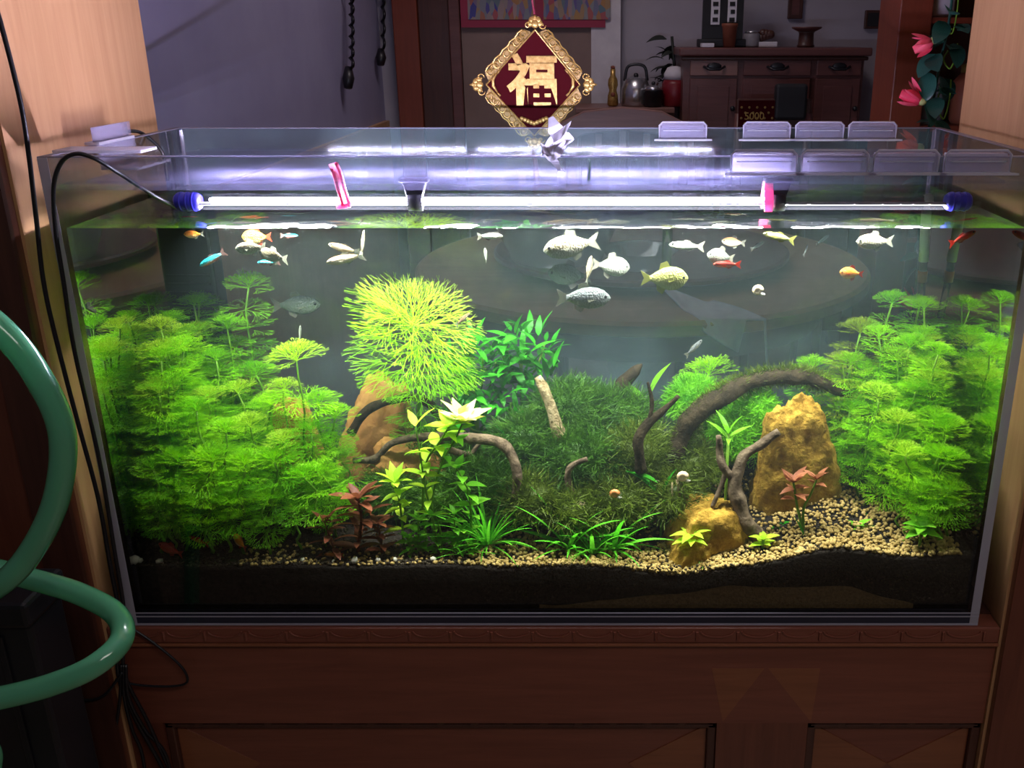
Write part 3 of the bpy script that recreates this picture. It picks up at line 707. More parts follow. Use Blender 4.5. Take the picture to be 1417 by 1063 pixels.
# ------------------------------------------------------------------ driftwood
def limb(mb, pts, rad, seg=9, n=7, amp=0.25):
    q = curve(pts, n); r = lerps(rad, len(q))
    r = [a * (1 + amp * noise.noise(Vector((p.x * 45, p.y * 45, p.z * 45)))) for a, p in zip(r, q)]
    q = [p + Vector((noise.noise(p * 30), noise.noise(p * 30 + Vector((5, 5, 5))), noise.noise(p * 30 + Vector((9, 1, 3))))) * rad[0] * 0.35 for p in q]
    return mb.tube(q, r, seg)
def driftwood(label, mat, limbs, name='driftwood'):
    p0 = limbs[0][0][0]; base = at(*p0)
    r = thing(name, base, label, 'driftwood')
    for k, (pts, rad) in enumerate(limbs):
        limb(MB(), [at(*p) for p in pts], rad).build('trunk' if k == 0 else 'branch', mat, r, True)
    return r
arch = driftwood('dark mossy driftwood arching over beside the tall yellow rock', 'driftwood_dark',
    [([(930, 660, 0.15), (940, 615, 0.15), (962, 578, 0.155), (1000, 545, 0.17), (1050, 525, 0.19), (1100, 520, 0.2), (1140, 530, 0.21), (1175, 548, 0.22)], [0.014, 0.015, 0.016, 0.014, 0.013, 0.012, 0.010, 0.006])])
driftwood('grey forked driftwood rising before the tall yellow rock', 'driftwood_grey',
    [([(1050, 745, 0.07), (1030, 722, 0.07), (1020, 690, 0.075), (1016, 660, 0.08), (1030, 632, 0.085), (1055, 612, 0.09), (1078, 596, 0.09)], [0.012, 0.013, 0.012, 0.009, 0.008, 0.007, 0.005]),
     ([(1016, 665, 0.08), (1002, 648, 0.08), (996, 628, 0.085), (995, 602, 0.085)], [0.006, 0.006, 0.0055, 0.004]),
     ([(1003, 655, 0.08), (997, 675, 0.075), (986, 702, 0.07)], [0.004, 0.004, 0.003])])
driftwood('thin grey root arching down behind the cream topped plant', 'driftwood_grey',
    [([(490, 637, 0.17), (520, 634, 0.165), (545, 612, 0.16), (600, 604, 0.155), (650, 606, 0.13), (690, 612, 0.105), (708, 632, 0.09), (716, 660, 0.08), (712, 690, 0.075)], [0.005, 0.006, 0.0055, 0.007, 0.008, 0.008, 0.008, 0.007, 0.005]),
     ([(600, 604, 0.155), (620, 622, 0.15), (650, 628, 0.15), (665, 612, 0.15)], [0.007, 0.005, 0.004, 0.003])])
driftwood('dark root slanting across the orange rock', 'driftwood_dark',
    [([(485, 600, 0.215), (500, 575, 0.215), (525, 560, 0.215), (558, 550, 0.22), (590, 556, 0.225), (615, 585, 0.22)], [0.007, 0.008, 0.006, 0.007, 0.008, 0.006])])
driftwood('pale upright stub of wood standing in dark moss', 'driftwood_pale',
    [([(776, 606, 0.15), (766, 578, 0.15), (757, 550, 0.155), (744, 522, 0.16)], [0.010, 0.009, 0.009, 0.006])])
driftwood('dark stump leaning behind the moss mound', 'driftwood_dark',
    [([(852, 562, 0.25), (862, 535, 0.25), (876, 512, 0.25), (886, 504, 0.25)], [0.015, 0.013, 0.008, 0.0015])])
driftwood('dark twig reaching up from the moss beside the arched wood', 'driftwood_dark',
    [([(886, 650, 0.10), (884, 610, 0.10), (896, 585, 0.11), (915, 570, 0.115), (938, 548, 0.12)], [0.009, 0.008, 0.007, 0.006, 0.003]),
     ([(898, 582, 0.11), (902, 556, 0.115), (896, 530, 0.12)], [0.004, 0.003, 0.002])])
driftwood('short grey hooked twig in the moss above the cream snail', 'driftwood_grey',
    [([(794, 692, 0.09), (786, 668, 0.09), (788, 648, 0.09), (800, 638, 0.09), (812, 635, 0.09)], [0.006, 0.005, 0.005, 0.004, 0.004])])

# ------------------------------------------------------------------ feathery stem plants
def frond(mb, base, d, nrm, L, wd, depth=4, droop=0.0):
    """one fan leaf: thread-like segments forking in the plane of d and nrm"""
    d = d.normalized(); side = nrm.cross(d).normalized()
    def grow(p, ang, ln, lev, w):
        dr = (d * math.cos(ang) + side * math.sin(ang)).normalized()
        q = p + dr * ln + Vector((0, 0, -droop * ln * lev)) + nrm * rnd(-.12, .12) * ln
        sd = dr.cross(nrm + Vector((rnd(-.6, .6), rnd(-.6, .6), rnd(-.6, .6)))).normalized()
        mb.ribbon([p, q], [w, w * 0.85], sd)
        if lev < depth:
            k = 3 if lev in (0, 1) else 2
            sp = (0.62, 0.38, 0.26, 0.2)[min(lev, 3)]
            for i in range(k):
                o = (i - (k - 1) / 2) / ((k - 1) / 2)
                grow(q, ang + o * sp * rnd(.8, 1.15), ln * (0.95 if lev == 0 else 0.72) * rnd(.85, 1.1), lev + 1, w * 0.85)
    grow(Vector(base), 0.0, L * 0.30, 0, wd)
def whorl_mesh(name, mat, n, elev, L, wd, depth=3, jitter=0.2, droop=0.05):
    mb = MB()
    for i in range(n):
        a = 2 * PI * i / n + rnd(-.12, .12); el = elev + rnd(-jitter, jitter)
        d = Vector((math.cos(a) * math.cos(el), math.sin(a) * math.cos(el), math.sin(el)))
        nr = Vector((-math.cos(a) * math.sin(el), -math.sin(a) * math.sin(el), math.cos(el)))
        frond(mb, (0, 0, 0), d, nr, L, wd, depth, droop)
    return mb.mesh(name, mat)
def crown_mesh(name, mat, n, L, wd, depth=3):
    mb = MB()
    for i in range(n):
        t = (i + 0.5) / n; el = math.radians(8 + 74 * t); a = i * 2.39996
        d = Vector((math.cos(a) * math.cos(el), math.sin(a) * math.cos(el), math.sin(el)))
        nr = Vector((-math.cos(a) * math.sin(el), -math.sin(a) * math.sin(el), math.cos(el)))
        frond(mb, (0, 0, 0), d, nr, L * (1.05 - 0.35 * t), wd, depth, 0.02)
    return mb.mesh(name, mat)
W = {}
for mt in ('bright', 'mid', 'deep', 'yellow', 'olive'):
    W[mt] = [whorl_mesh('leaf_whorl', 'cabomba_' + mt, 9, 0.12, 1.0, 0.023, 4) for _ in range(2)]
    W[mt + '_c'] = [crown_mesh('crown', 'cabomba_' + mt, 21, 1.0, 0.023, 4) for _ in range(2)]
def feather(u, v, y, rad, mat, label, group=None, lean=0.0, gap=0.62, crown=None, name='feathery_stem_plant', fade=True, bottom=None):
    """stem from the bed up to a crown at pixel (u, v) at depth y; rad = whorl radius in metres"""
    if group in (G1, G2):
        look = {'yellow': 'lime yellow crowned', 'bright': 'bright green crowned', 'mid': 'mid green crowned', 'olive': 'olive crowned', 'deep': 'dark green'}[crown or mat]
        where = 'close to the front glass' if y < .09 else 'deep inside' if y < .19 else 'near the back glass'
        label = look + ' feathery stem ' + where + (', thicket by the black cords' if group == G1 else ', thicket below the silk garland')
    y = max(y, T + 0.004 + rad * 0.95); y = min(y, TD - T - 0.004 - rad * 0.8)
    top = at(u, v, y); top.x = max(-gx + rad * 0.9, min(gx - rad * 0.9, top.x)); bx = max(-gx + 0.02, min(gx - 0.02, top.x - lean)); zb = ground(bx, y) - 0.004
    r = thing(name, (bx, y, zb), label, 'aquatic plant', group)
    n = 10; pts = [Vector((bx + (top.x - bx) * (k / n) ** 1.4 + 0.004 * math.sin(k * 1.3 + u), y + 0.004 * math.sin(k + v), zb + (top.z - zb) * k / n)) for k in range(n + 1)]
    MB().tube(pts, lerps([0.0022, 0.0018, 0.0014], n + 1), 6).build('stem', 'stem_green', r, True)
    H = top.z - zb; z = H; k = 0
    low = 0.02 if bottom is None else bottom
    while z > low:
        f = z / H; p = pts[0].lerp(pts[-1], 0); i = min(int(f * n), n - 1); p = pts[i].lerp(pts[i + 1], f * n - i)
        s = rad * rnd(.85, 1.12) * (1.0 if k else 0.9)
        if k == 0:
            me = random.choice(W[(crown or mat) + '_c'])
            link('crown', me, r, p, (rnd(-.15, .15), rnd(-.15, .15), rnd(0, 6)), (s, s, s * 0.85))
        else:
            mm = mat
            link('leaf_whorl', random.choice(W[mm]), r, p, (rnd(-.2, .2), rnd(-.2, .2), rnd(0, 6)), (s, s, s))
        z -= rad * gap * rnd(.85, 1.15); k += 1
    return r
G1 = 'feathery stems in the thicket beside the cords'
G2 = 'feathery stems in the thicket beside the wooden pier of the garland'
L1 = 'bright green feathery stem plant in the dense thicket beside the black cords'
L2 = 'bright green feathery stem plant in the dense thicket below the silk flower garland'
# tall single heads of the thicket by the cords
feather(138, 425, 0.27, 0.036, 'deep', 'dull green feathery stem with a low dome crown, nearest the tank corner by the cords', crown='mid')
feather(228, 422, 0.26, 0.034, 'mid', 'green feathery stem with a dome crown before the black filter', crown='bright')
feather(345, 398, 0.24, 0.042, 'mid', 'tallest pale feathery stem of the thicket by the cords', crown='bright', lean=0.03, gap=0.75)
feather(272, 462, 0.23, 0.040, 'mid', 'yellowish feathery stem with bushy crown in front of the black filter', crown='olive')
feather(146, 470, 0.20, 0.040, 'mid', L1, G1, crown='bright'); feather(228, 498, 0.20, 0.034, 'mid', L1, G1, crown='bright')
feather(300, 520, 0.22, 0.036, 'deep', L1, G1, crown='mid'); feather(170, 540, 0.14, 0.04, 'mid', L1, G1, crown='bright')
feather(330, 480, 0.28, 0.036, 'deep', L1, G1, crown='mid'); feather(110, 455, 0.3, 0.03, 'deep', L1, G1)
feather(413, 500, 0.12, 0.050, 'bright', 'tall lime feathery stem with an open umbrella crown before the orange rock', crown='yellow', gap=1.25, bottom=0.05, lean=0.005)
mids = [(190, 560, .15, 'mid'), (240, 545, .16, 'bright'), (285, 552, .14, 'bright'), (330, 545, .15, 'bright'), (372, 560, .16, 'mid'), (210, 590, .11, 'mid'), (262, 590, .10, 'bright'), (270, 570, .10, 'bright'),
        (310, 600, .08, 'bright'), (350, 590, .10, 'bright'), (395, 610, .09, 'bright'), (160, 600, .12, 'deep'), (165, 640, .08, 'mid'), (205, 650, .06, 'mid'), (245, 640, .06, 'bright'), (290, 640, .055, 'bright'),
        (335, 645, .055, 'bright'), (380, 640, .06, 'mid'), (430, 600, .10, 'bright'), (455, 620, .12, 'mid'), (460, 580, .14, 'mid'), (425, 660, .06, 'mid'), (180, 700, .045, 'mid'), (225, 705, .045, 'deep'), (270, 700, .045, 'mid'), (320, 700, .04, 'mid'),
        (365, 695, .045, 'mid'), (410, 710, .05, 'deep'), (455, 690, .09, 'deep'), (150, 560, .2, 'deep'), (125, 445, .18, 'bright'), (155, 455, .15, 'bright'), (122, 490, .13, 'bright'), (165, 500, .11, 'bright'), (200, 470, .19, 'bright'), (252, 485, .15, 'bright'), (298, 500, .17, 'bright'), (318, 455, .21, 'mid'), (215, 530, .12, 'bright'), (255, 520, .18, 'bright'), (140, 545, .09, 'bright'), (355, 520, .20, 'mid'), (440, 560, .13, 'bright'), (395, 540, .17, 'bright'), (475, 640, .13, 'mid'), (450, 655, .08, 'bright'), (250, 560, .25, 'deep'), (310, 570, .27, 'deep'), (380, 600, .24, 'deep'), (200, 610, .22, 'deep')]
for u, v, y, mt in mids:
    feather(u, v, y, rnd(.034, .043), mt, L1, G1, lean=rnd(-.02, .02), crown={'mid': 'bright', 'bright': random.choice(['bright', 'bright', 'yellow']), 'deep': 'mid'}[mt], bottom=0.035)
# the great round crown
gc = thing('feathery_stem_plant', (at(575, 600, 0.22).x, 0.22, ground(-0.2, 0.22)), 'huge round yellow green feathery crown standing tall in the open water', 'aquatic plant')
top = at(572, 448, 0.19)
MB().tube([ORG[gc.name], Vector((top.x, 0.2, 0.3)), top], 0.003, 7).build('stem', 'stem_green', gc, True)
big = [crown_mesh('crown', 'cabomba_yellow', 24, 1.0, 0.014, 4), whorl_mesh('leaf_whorl', 'cabomba_bright', 13, 0.05, 1.0, 0.014, 4, 0.35), whorl_mesh('leaf_whorl', 'cabomba_yellow', 11, 0.3, 1.0, 0.014, 4, 0.4)]
link('crown', big[0], gc, top + Vector((0, -0.01, 0.0)), (0.55, 0, 0.3), (0.082, 0.082, 0.082))
link('leaf_whorl', big[2], gc, top + Vector((0, 0, -0.004)), (0.6, 0.05, 1.0), (0.10, 0.10, 0.10))
link('leaf_whorl', big[1], gc, top + Vector((0, 0.005, -0.012)), (0.55, -0.1, 2.0), (0.108, 0.108, 0.108))
link('leaf_whorl', big[1], gc, top + Vector((0, 0.01, -0.045)), (0.3, 0.1, 0.4), (0.10, 0.10, 0.10))
link('leaf_whorl', big[1], gc, top + Vector((-0.005, 0.01, -0.08)), (0.15, 0, 1.4), (0.085, 0.085, 0.085))
for k in range(3):
    link('leaf_whorl', W['mid'][k % 2], gc, top + Vector((0, 0.012, -0.115 - 0.035 * k)), (rnd(-.1, .1), 0, k), (0.055, 0.055, 0.055))
# thicket below the garland
feather(1232, 420, 0.24, 0.036, 'mid', 'green feathery stem with a round dome crown beside the white tipped tube', crown='bright', gap=0.8)
feather(1300, 425, 0.26, 0.034, 'mid', 'green feathery stem with a flat dome crown beside the clear upright pipes', crown='bright', gap=0.8)
feather(1188, 462, 0.25, 0.040, 'olive', 'olive yellow feathery stem with spiky crown above the arched driftwood end', crown='olive')
feather(1392, 428, 0.24, 0.034, 'mid', L2, G2, crown='bright', gap=0.8); feather(1165, 505, 0.24, 0.036, 'olive', L2, G2, crown='olive')
feather(1352, 470, 0.27, 0.034, 'deep', L2, G2, crown='mid')
mids = [(1120, 510, .26, 'mid'), (1200, 520, .22, 'mid'), (1240, 500, .2, 'bright'), (1290, 515, .18, 'bright'), (1335, 505, .2, 'mid'), (1380, 520, .2, 'mid'), (1215, 550, .16, 'bright'), (1265, 540, .15, 'bright'), (1310, 545, .15, 'bright'), (1365, 555, .15, 'bright'),
        (1180, 570, .2, 'mid'), (1240, 585, .12, 'bright'), (1290, 580, .11, 'bright'), (1335, 590, .10, 'bright'), (1365, 600, .09, 'mid'), (1195, 610, .17, 'mid'), (1255, 630, .08, 'bright'), (1300, 630, .07, 'bright'), (1345, 640, .06, 'mid'),
        (1215, 650, .15, 'deep'), (1240, 690, .09, 'deep'), (1275, 680, .06, 'mid'), (1320, 680, .05, 'mid'), (1350, 700, .045, 'mid'), (1290, 715, .045, 'bright'), (1260, 725, .05, 'mid'), (1330, 735, .04, 'deep'), (1175, 660, .22, 'deep'), (1150, 600, .26, 'deep'), (1170, 545, .25, 'mid'), (1225, 600, .24, 'deep'), (1215, 468, .22, 'bright'), (1262, 482, .2, 'bright'), (1320, 478, .22, 'bright'), (1350, 530, .16, 'bright'), (1180, 505, .23, 'bright'), (1385, 470, .22, 'mid'), (1375, 490, .15, 'bright'), (1290, 600, .26, 'deep'), (1345, 590, .25, 'deep')]
for u, v, y, mt in mids:
    feather(u, v, y, rnd(.034, .044), mt, L2, G2, lean=rnd(-.02, .02), crown={'mid': 'bright', 'bright': random.choice(['bright', 'bright', 'yellow']), 'deep': 'mid'}[mt], bottom=0.035)
feather(985, 520, 0.27, 0.05, 'bright', 'bright green fine leaved tuft behind the arched driftwood', crown='bright', gap=0.5)
feather(955, 535, 0.26, 0.045, 'bright', 'bright green fine leaved bunch between the dark twig and arched driftwood', crown='bright', gap=0.5)
feather(1055, 590, 0.26, 0.05, 'mid', 'green fine leaved bunch under the arch of the dark driftwood', crown='bright', gap=0.5)

# ------------------------------------------------------------------ leaves
def leaf_mesh(name, mat, L=1.0, wd=0.25, curl=0.15, fold=0.12, n=6, tip=1.0, twist=0.0, shape='lance'):
    """leaf along +X, width in Y, curling down (-Z)"""
    vs = []; fs = []
    for i in range(n + 1):
        t = i / n
        if shape == 'lance': hw = wd / 2 * math.sin(PI * min(1, t ** 0.75 + 0.03)) ** 0.85 if t < 1 else 0.0
        elif shape == 'blade': hw = wd / 2 * (1 - t ** 2.5) * min(1, 0.6 + t * 3)
        else: hw = wd / 2 * math.sin(PI * t ** 0.9) ** 0.6 if 0 < t < 1 else 0.0
        hw = max(hw, wd * 0.03)
        x = L * math.sin(t * curl) / curl if curl else L * t; z = -L * (1 - math.cos(t * curl)) / curl if curl else 0
        tw = twist * t
        vs += [(x, -hw * math.cos(tw), z + fold * hw * 2 - hw * math.sin(tw)), (x, 0, z), (x, hw * math.cos(tw), z + fold * hw * 2 + hw * math.sin(tw))]
    for i in range(n):
        a = 3 * i; fs += [(a, a + 1, a + 4, a + 3), (a + 1, a + 2, a + 5, a + 4)]
    mb = MB(); mb.add(vs, fs); return mb.mesh(name, mat, True)
LV = {}
def leaves(mat, wd, curl, shape='lance'):
    k = (mat, wd, curl, shape)
    if k not in LV: LV[k] = leaf_mesh('leaf', mat, 1.0, wd, curl, shape=shape)
    return LV[k]
def put_leaf(root, me, p, az, el, L, roll=0.0, name='leaf'):
    if 0 < p[1] < TD and abs(p[0]) < TW:           # inside the tank: leaves stop short of the panes
        dx, dy = math.cos(az) * math.cos(el), math.sin(az) * math.cos(el)
        if dy < -.05: L = min(L, max(.012, (p[1] - T - .003) / -dy))
        if dx < -.05: L = min(L, max(.012, (p[0] + gx) / -dx))
        if dx > .05: L = min(L, max(.012, (gx - p[0]) / dx))
    o = link(name, me, root, p, (roll, -el, az), (L, L, L)); return o

# broad leaved dark bush
def bush(u, v, y, n, ru, rv, label, seed):
    random.seed(seed); b = at(u, v + rv, y)
    r = thing('broad_leaf_plant', (b.x, y, ground(b.x, y)), label, 'aquatic plant')
    MB().tube([ORG[r.name], (b.x, y, at(u, v, y).z)], [0.004, 0.003], 6).build('stem', 'stem_green', r, True)
    for s in range(6):
        q = at(u + rnd(-ru, ru) * .8, v - rv * rnd(.1, .7), y + rnd(-.03, .03))
        MB().tube(curve([(b.x, y, at(u, v + rv * .5, y).z), (b.x + (q.x - b.x) * .6, y, (b.z + q.z) / 2), q], 4), 0.0018, 5).build('stem', 'stem_green', r, True)
    for k in range(n):
        a = rnd(0, 2 * PI); q = random.random() ** 0.5
        p = at(u + ru * q * math.cos(a), v + rv * q * math.sin(a), y + rnd(-.04, .03))
        me = leaves('broad_green', random.choice([0.24, 0.3]), random.choice([0.5, 1.0]))
        put_leaf(r, me, p, rnd(0, 2 * PI), rnd(0.2, 1.4), rnd(.028, .046), rnd(-.5, .5))
bush(660, 520, 0.24, 120, 50, 60, 'deep green broad leaved bush right behind the great round crown', 3)
bush(722, 500, 0.25, 120, 48, 46, 'deep green broad leaved bush rising beside the pale stub of wood', 4)
bush(690, 580, 0.23, 100, 75, 35, 'dark green low leafy bush at the moss edge', 5)
random.seed(21)
# single broad leaf standing by the dark stump
bl = thing('sword_plant', (at(905, 560, 0.24).x, 0.24, ground(0.12, 0.24)), 'single bright broad leaf rising between stump and twig', 'aquatic plant')
MB().tube([ORG[bl.name], at(900, 545, 0.24)], 0.0015, 5).build('stem', 'stem_green', bl, True)
put_leaf(bl, leaves('fresh_leaf', 0.34, 0.5), at(900, 546, 0.24), 0.2, 1.25, 0.06)
put_leaf(bl, leaves('fresh_leaf', 0.34, 0.5), at(893, 560, 0.24), 2.6, 0.9, 0.05)

# leafy stem plants: opposite leaf pairs up a stem
def leafy(pts, label, mat, size, wd=0.38, pairs=8, tipmat=None, curl=0.6, tipn=6, tipsize=None, name='leafy_stem_plant', start=0.25, stemmat='stem_green', shape='lance', r0=0.0018, el=0.35):
    P = curve([at(*p) for p in pts], 6); base = P[0].copy()
    base.z = min(base.z, ground(base.x, base.y)) - 0.002
    r = thing(name, base, label, 'aquatic plant')
    MB().tube([base] + P[1:], lerps([r0 * 1.2, r0 * .7], len(P)), 6).build('stem', stemmat, r, True)
    for k in range(pairs):
        f = start + (1 - start) * k / pairs; i = f * (len(P) - 1); a = int(i); p = P[a].lerp(P[min(a + 1, len(P) - 1)], i - a)
        az = k * PI / 2 + rnd(-.4, .4) + 0.4
        for s in (0, PI): put_leaf(r, leaves(mat, wd, curl, shape), p, az + s, el + rnd(-.25, .25), size * rnd(.75, 1.15), rnd(-.3, .3))
    for k in range(tipn):
        put_leaf(r, leaves(tipmat or mat, wd, curl * .6, shape), P[-1], k * 2.4 + rnd(-.3, .3), rnd(.3, 1.1), (tipsize or size) * rnd(.75, 1.05), rnd(-.3, .3))
    return r
leafy([(600, 735, .08), (598, 690, .08), (612, 640, .075), (630, 608, .07), (640, 585, .07)], 'leafy stem topped by a glowing cream yellow rosette', 'fresh_leaf', .030, .42, 5, 'cream_leaf', tipn=18, tipsize=.044, start=.45)
leafy([(590, 750, .07), (585, 690, .07), (590, 640, .07), (608, 612, .07), (622, 590, .065)], 'leafy stem leaning towards the cream rosette with lime leaves', 'lime_leaf', .034, .42, 6, 'lime_leaf', tipn=6, tipsize=.04, start=.4)
leafy([(560, 770, .06), (556, 720, .06), (552, 690, .06), (546, 668, .055)], 'lime leafed stem beside the dark red plant', 'lime_leaf', .027, .42, 6, 'lime_leaf', tipn=8, tipsize=.032)
leafy([(612, 770, .05), (608, 730, .05), (592, 690, .055), (585, 652, .06), (575, 590, .065)], 'tall slender leafy stem with a single upright lime leaf pair', 'lime_leaf', .028, .38, 5, 'lime_leaf', tipn=2, tipsize=.042, start=.35)
leafy([(655, 770, .06), (652, 720, .06), (648, 680, .06), (632, 648, .06)], 'leafy stem bending under the root with rounded leaves', 'fresh_leaf', .028, .5, 6, 'fresh_leaf', tipn=4)
for k, (u, v) in enumerate(((575, 720), (600, 715), (625, 712), (645, 735), (580, 750), (565, 745), (605, 750), (630, 755), (655, 765), (590, 775), (570, 778))):
    leafy([(u, 790, .045), (u + 4, (v + 790) / 2, .045), (u + rnd(-8, 8), v, .045)], 'low bright leafy stem in the patch below the cream rosette', 'fresh_leaf', .019, .5, 7, 'fresh_leaf', tipn=5, tipsize=.02, start=.15)['group'] = 'low leafy stems below the rosette'
# dark red plant
rp = [(497, 790, .05), (496, 755, .05), (500, 720, .05), (496, 690, .05)]
leafy(rp, 'dark red brown leafy plant before the feathery thicket', 'red_leaf', .042, .30, 10, 'red_leaf', tipn=9, tipsize=.04, start=.3, stemmat='red_leaf', shape='oval', r0=.0025, el=.55)
leafy([(470, 790, .045), (462, 760, .045), (450, 725, .045)], 'small dark red leafy shoot beside the larger red plant', 'red_leaf', .032, .28, 5, 'red_leaf', tipn=6, start=.4, stemmat='red_leaf', shape='oval', el=.4)
leafy([(525, 785, .045), (528, 755, .045), (522, 725, .045)], 'short wine red leafy shoot next to lime leaves', 'red_leaf', .028, .34, 5, 'red_leaf', tipn=6, start=.4, stemmat='red_leaf', shape='oval', el=.4)
# pinkish plant before the tall rock
leafy([(1116, 770, .07), (1110, 730, .07), (1103, 700, .07), (1098, 668, .07)], 'rosy leaved stem before the tall yellow rock', 'pink_leaf', .030, .42, 3, 'pink_leaf', tipn=8, tipsize=.032, start=.75, r0=.0022)
leafy([(1112, 740, .07), (1112, 705, .07), (1122, 684, .065), (1130, 664, .065)], 'short rosy shoot on the yellow rock side', 'pink_leaf', .022, .42, 2, 'pink_leaf', tipn=6, tipsize=.026, start=.8)
lf = thing('sword_plant', (at(1118, 770, .055).x, .055, ground(.33, .055)), 'single dark green strap leaf leaning below the rosy plant', 'aquatic plant')
put_leaf(lf, leaves('broad_green', 0.2, 0.3), at(1120, 768, .055), 2.9, 1.3, 0.07)
# little rosettes in the gravel
def rosette(u, v, y, mat, n, size, label, wd=.42, el=(.2, .9)):
    p = at(u, v, y); g = ground(p.x, p.y); r = thing('rosette_plant', (p.x, p.y, g), label, 'aquatic plant')
    MB().tube([(p.x, p.y, g - .003), (p.x, p.y, p.z + .006)], .002, 6).build('stem', 'stem_green', r, True)
    for lev in range(2):
        for k in range(n):
            put_leaf(r, leaves(mat, wd, .6), (p.x, p.y, p.z + .006 - .008 * lev), k * 2 * PI / n + lev * .4, rnd(*el) * (1 - .4 * lev), size * rnd(.8, 1.1))
    return r
rosette(957, 745, .045, 'lime_leaf', 6, .030, 'lime green rosette growing on the low yellow rock')
rosette(1056, 752, .05, 'lime_leaf', 4, .024, 'small lime rosette at the foot of the forked driftwood', .5, (.5, 1.2))
rosette(970, 790, .03, 'fresh_leaf', 4, .018, 'tiny green seedling in the gravel before the low rock')
rosette(1008, 606, .10, 'fresh_leaf', 3, .040, 'pair of strap leaves beside the forked driftwood', .22, (.7, 1.4))
rosette(1275, 735, .035, 'fresh_leaf', 6, .028, 'bright leafy rosette before the thicket below the garland', .6)
rosette(1185, 735, .08, 'fresh_leaf', 5, .024, 'low green rosette at the tall rock foot', .5)
rosette(1160, 745, .07, 'broad_green', 6, .026, 'dark green low rosette on gravel behind the rock', .4)
rosette(600, 790, .028, 'fresh_leaf', 5, .016, 'tiny seedling at the edge of the low leafy patch')
rosette(560, 788, .03, 'fresh_leaf', 5, .016, 'tiny seedling near the red plant', .5)

rosette(1180, 715, .13, 'broad_green', 7, .032, 'dark green rosette in the shade right beside the tall rock', .35)
rosette(1205, 735, .10, 'broad_green', 7, .030, 'dark green rosette between the tall rock and the thicket', .35)
rosette(1150, 730, .12, 'fresh_leaf', 6, .022, 'low mid green rosette touching the tall rock', .45)
rosette(1075, 735, .10, 'broad_green', 5, .022, 'dark small rosette under the forked driftwood', .4)
# grass tufts: every blade its own part
def tuft(u, v, y, n, L, wd, mat, label, spread=1.1, curl=1.0):
    p = at(u, v, y); g = ground(p.x, y); r = thing('grass_tuft', (p.x, y, g), label, 'aquatic plant')
    me = [leaf_mesh('blade', mat, 1.0, wd, c, 0.15, 7, shape='blade') for c in (curl * .7, curl, curl * 1.4)]
    for k in range(n):
        az = k * 2.39996 + rnd(-.3, .3); el = PI / 2 - spread * (0.15 + 0.85 * ((k + .5) / n)) + rnd(-.1, .1)
        put_leaf(r, random.choice(me), (p.x + .004 * math.cos(az), y + .004 * math.sin(az), g), az, el, L * rnd(.75, 1.1), rnd(-.3, .3), 'blade')
    return r
tuft(676, 780, .062, 56, .095, .05, 'grass_blade', 'fine spiky grass tuft beside the low leafy patch', 1.25, .6)
tuft(640, 785, .04, 14, .05, .05, 'grass_blade', 'small grass tuft at the foot of the leafy patch', 1.2, .7)
tuft(788, 785, .055, 24, .105, .085, 'grass_blade', 'broad bladed grass tuft arching over the cream gravel below the snail', 1.3, .8)
tuft(848, 783, .055, 24, .10, .085, 'grass_blade', 'broad bladed grass tuft leaning towards the low yellow rock', 1.25, .8)
tuft(820, 786, .045, 18, .075, .09, 'grass_blade', 'short broad grass tuft wedged between two larger tufts', 1.35, .9)
tuft(700, 660, .12, 10, .05, .04, 'grass_blade', 'thin grass tuft sprouting at the root end', 1.0, .6)
lb = thing('strap_leaf_plant', (at(915, 720, .09).x, .09, ground(.13, .09)), 'green strap leaves branching in shade beside the snail on thin twigs', 'aquatic plant')
for (u, v, az, el, L) in ((918, 690, 2.9, .9, .07), (910, 668, 2.8, .5, .05), (915, 690, .3, 1.4, .05), (905, 700, 3.0, .2, .04)):
    put_leaf(lb, leaves('broad_green', 0.2, 0.6), at(u, v, .09), az, el, L)
MB().tube([ORG[lb.name], at(916, 690, .09)], .002, 5).build('stem', 'stem_green', lb, True)

# ------------------------------------------------------------------ moss (nobody could count it)
def moss(name, label, mat, blobs, n, L, seed, w_=0.0009, base_mat=None):
    """threads growing out of overlapping mounds; blobs: (centre, radii)"""
    random.seed(seed); mb = MB(); tot = sum(b[1][0] * b[1][2] for b in blobs)
    for c, rr in blobs:
        c = Vector(c)
        for k in range(int(n * rr[0] * rr[2] / tot)):
            a = rnd(0, 2 * PI); h = rnd(-.35, 1); q = math.sqrt(max(0, 1 - h * h))
            nv = Vector((q * math.cos(a), q * math.sin(a), h)); s = rnd(.7, 1.0)
            p = c + Vector((nv.x * rr[0], nv.y * rr[1], nv.z * rr[2])) * s
            d = (nv + Vector((rnd(-1, 1), rnd(-1, 1), rnd(-.7, .9)))).normalized(); l = L * rnd(.5, 1.3)
            p1 = p + d * l * .5; d2 = (d + Vector((rnd(-.6, .6), rnd(-.6, .6), rnd(-.6, .3)))).normalized(); p2 = p1 + d2 * l * .5
            sd = d.cross(Vector((rnd(-1, 1), rnd(-1, 1), rnd(-1, 1)))).normalized()
            mb.ribbon([p, p1, p2], [w_, w_, w_ * .5], sd)
            for b in range(2):
                e2 = p + (p1 - p) * rnd(.3, 1); d3 = (d + Vector((rnd(-1, 1), rnd(-1, 1), rnd(-1, 1))) * .9).normalized()
                mb.ribbon([e2, e2 + d3 * l * .35], [w_ * .9, w_ * .5], sd)
        mb.sphere(c, 1.0, 14, 8, (rr[0] * .8, rr[1] * .8, rr[2] * .8))
    mb.v = [(max(-gx, min(gx, x)), max(gy0, min(gy1, y)), z) for x, y, z in mb.v]
    o = mb.build(name, mat); o['kind'] = 'stuff'; tag(o, label, 'moss'); return o
def blob(u, v, y, ru, rv, ry):
    k = mpp(y); return (at(u, v, y), (ru * k, ry, rv * k))
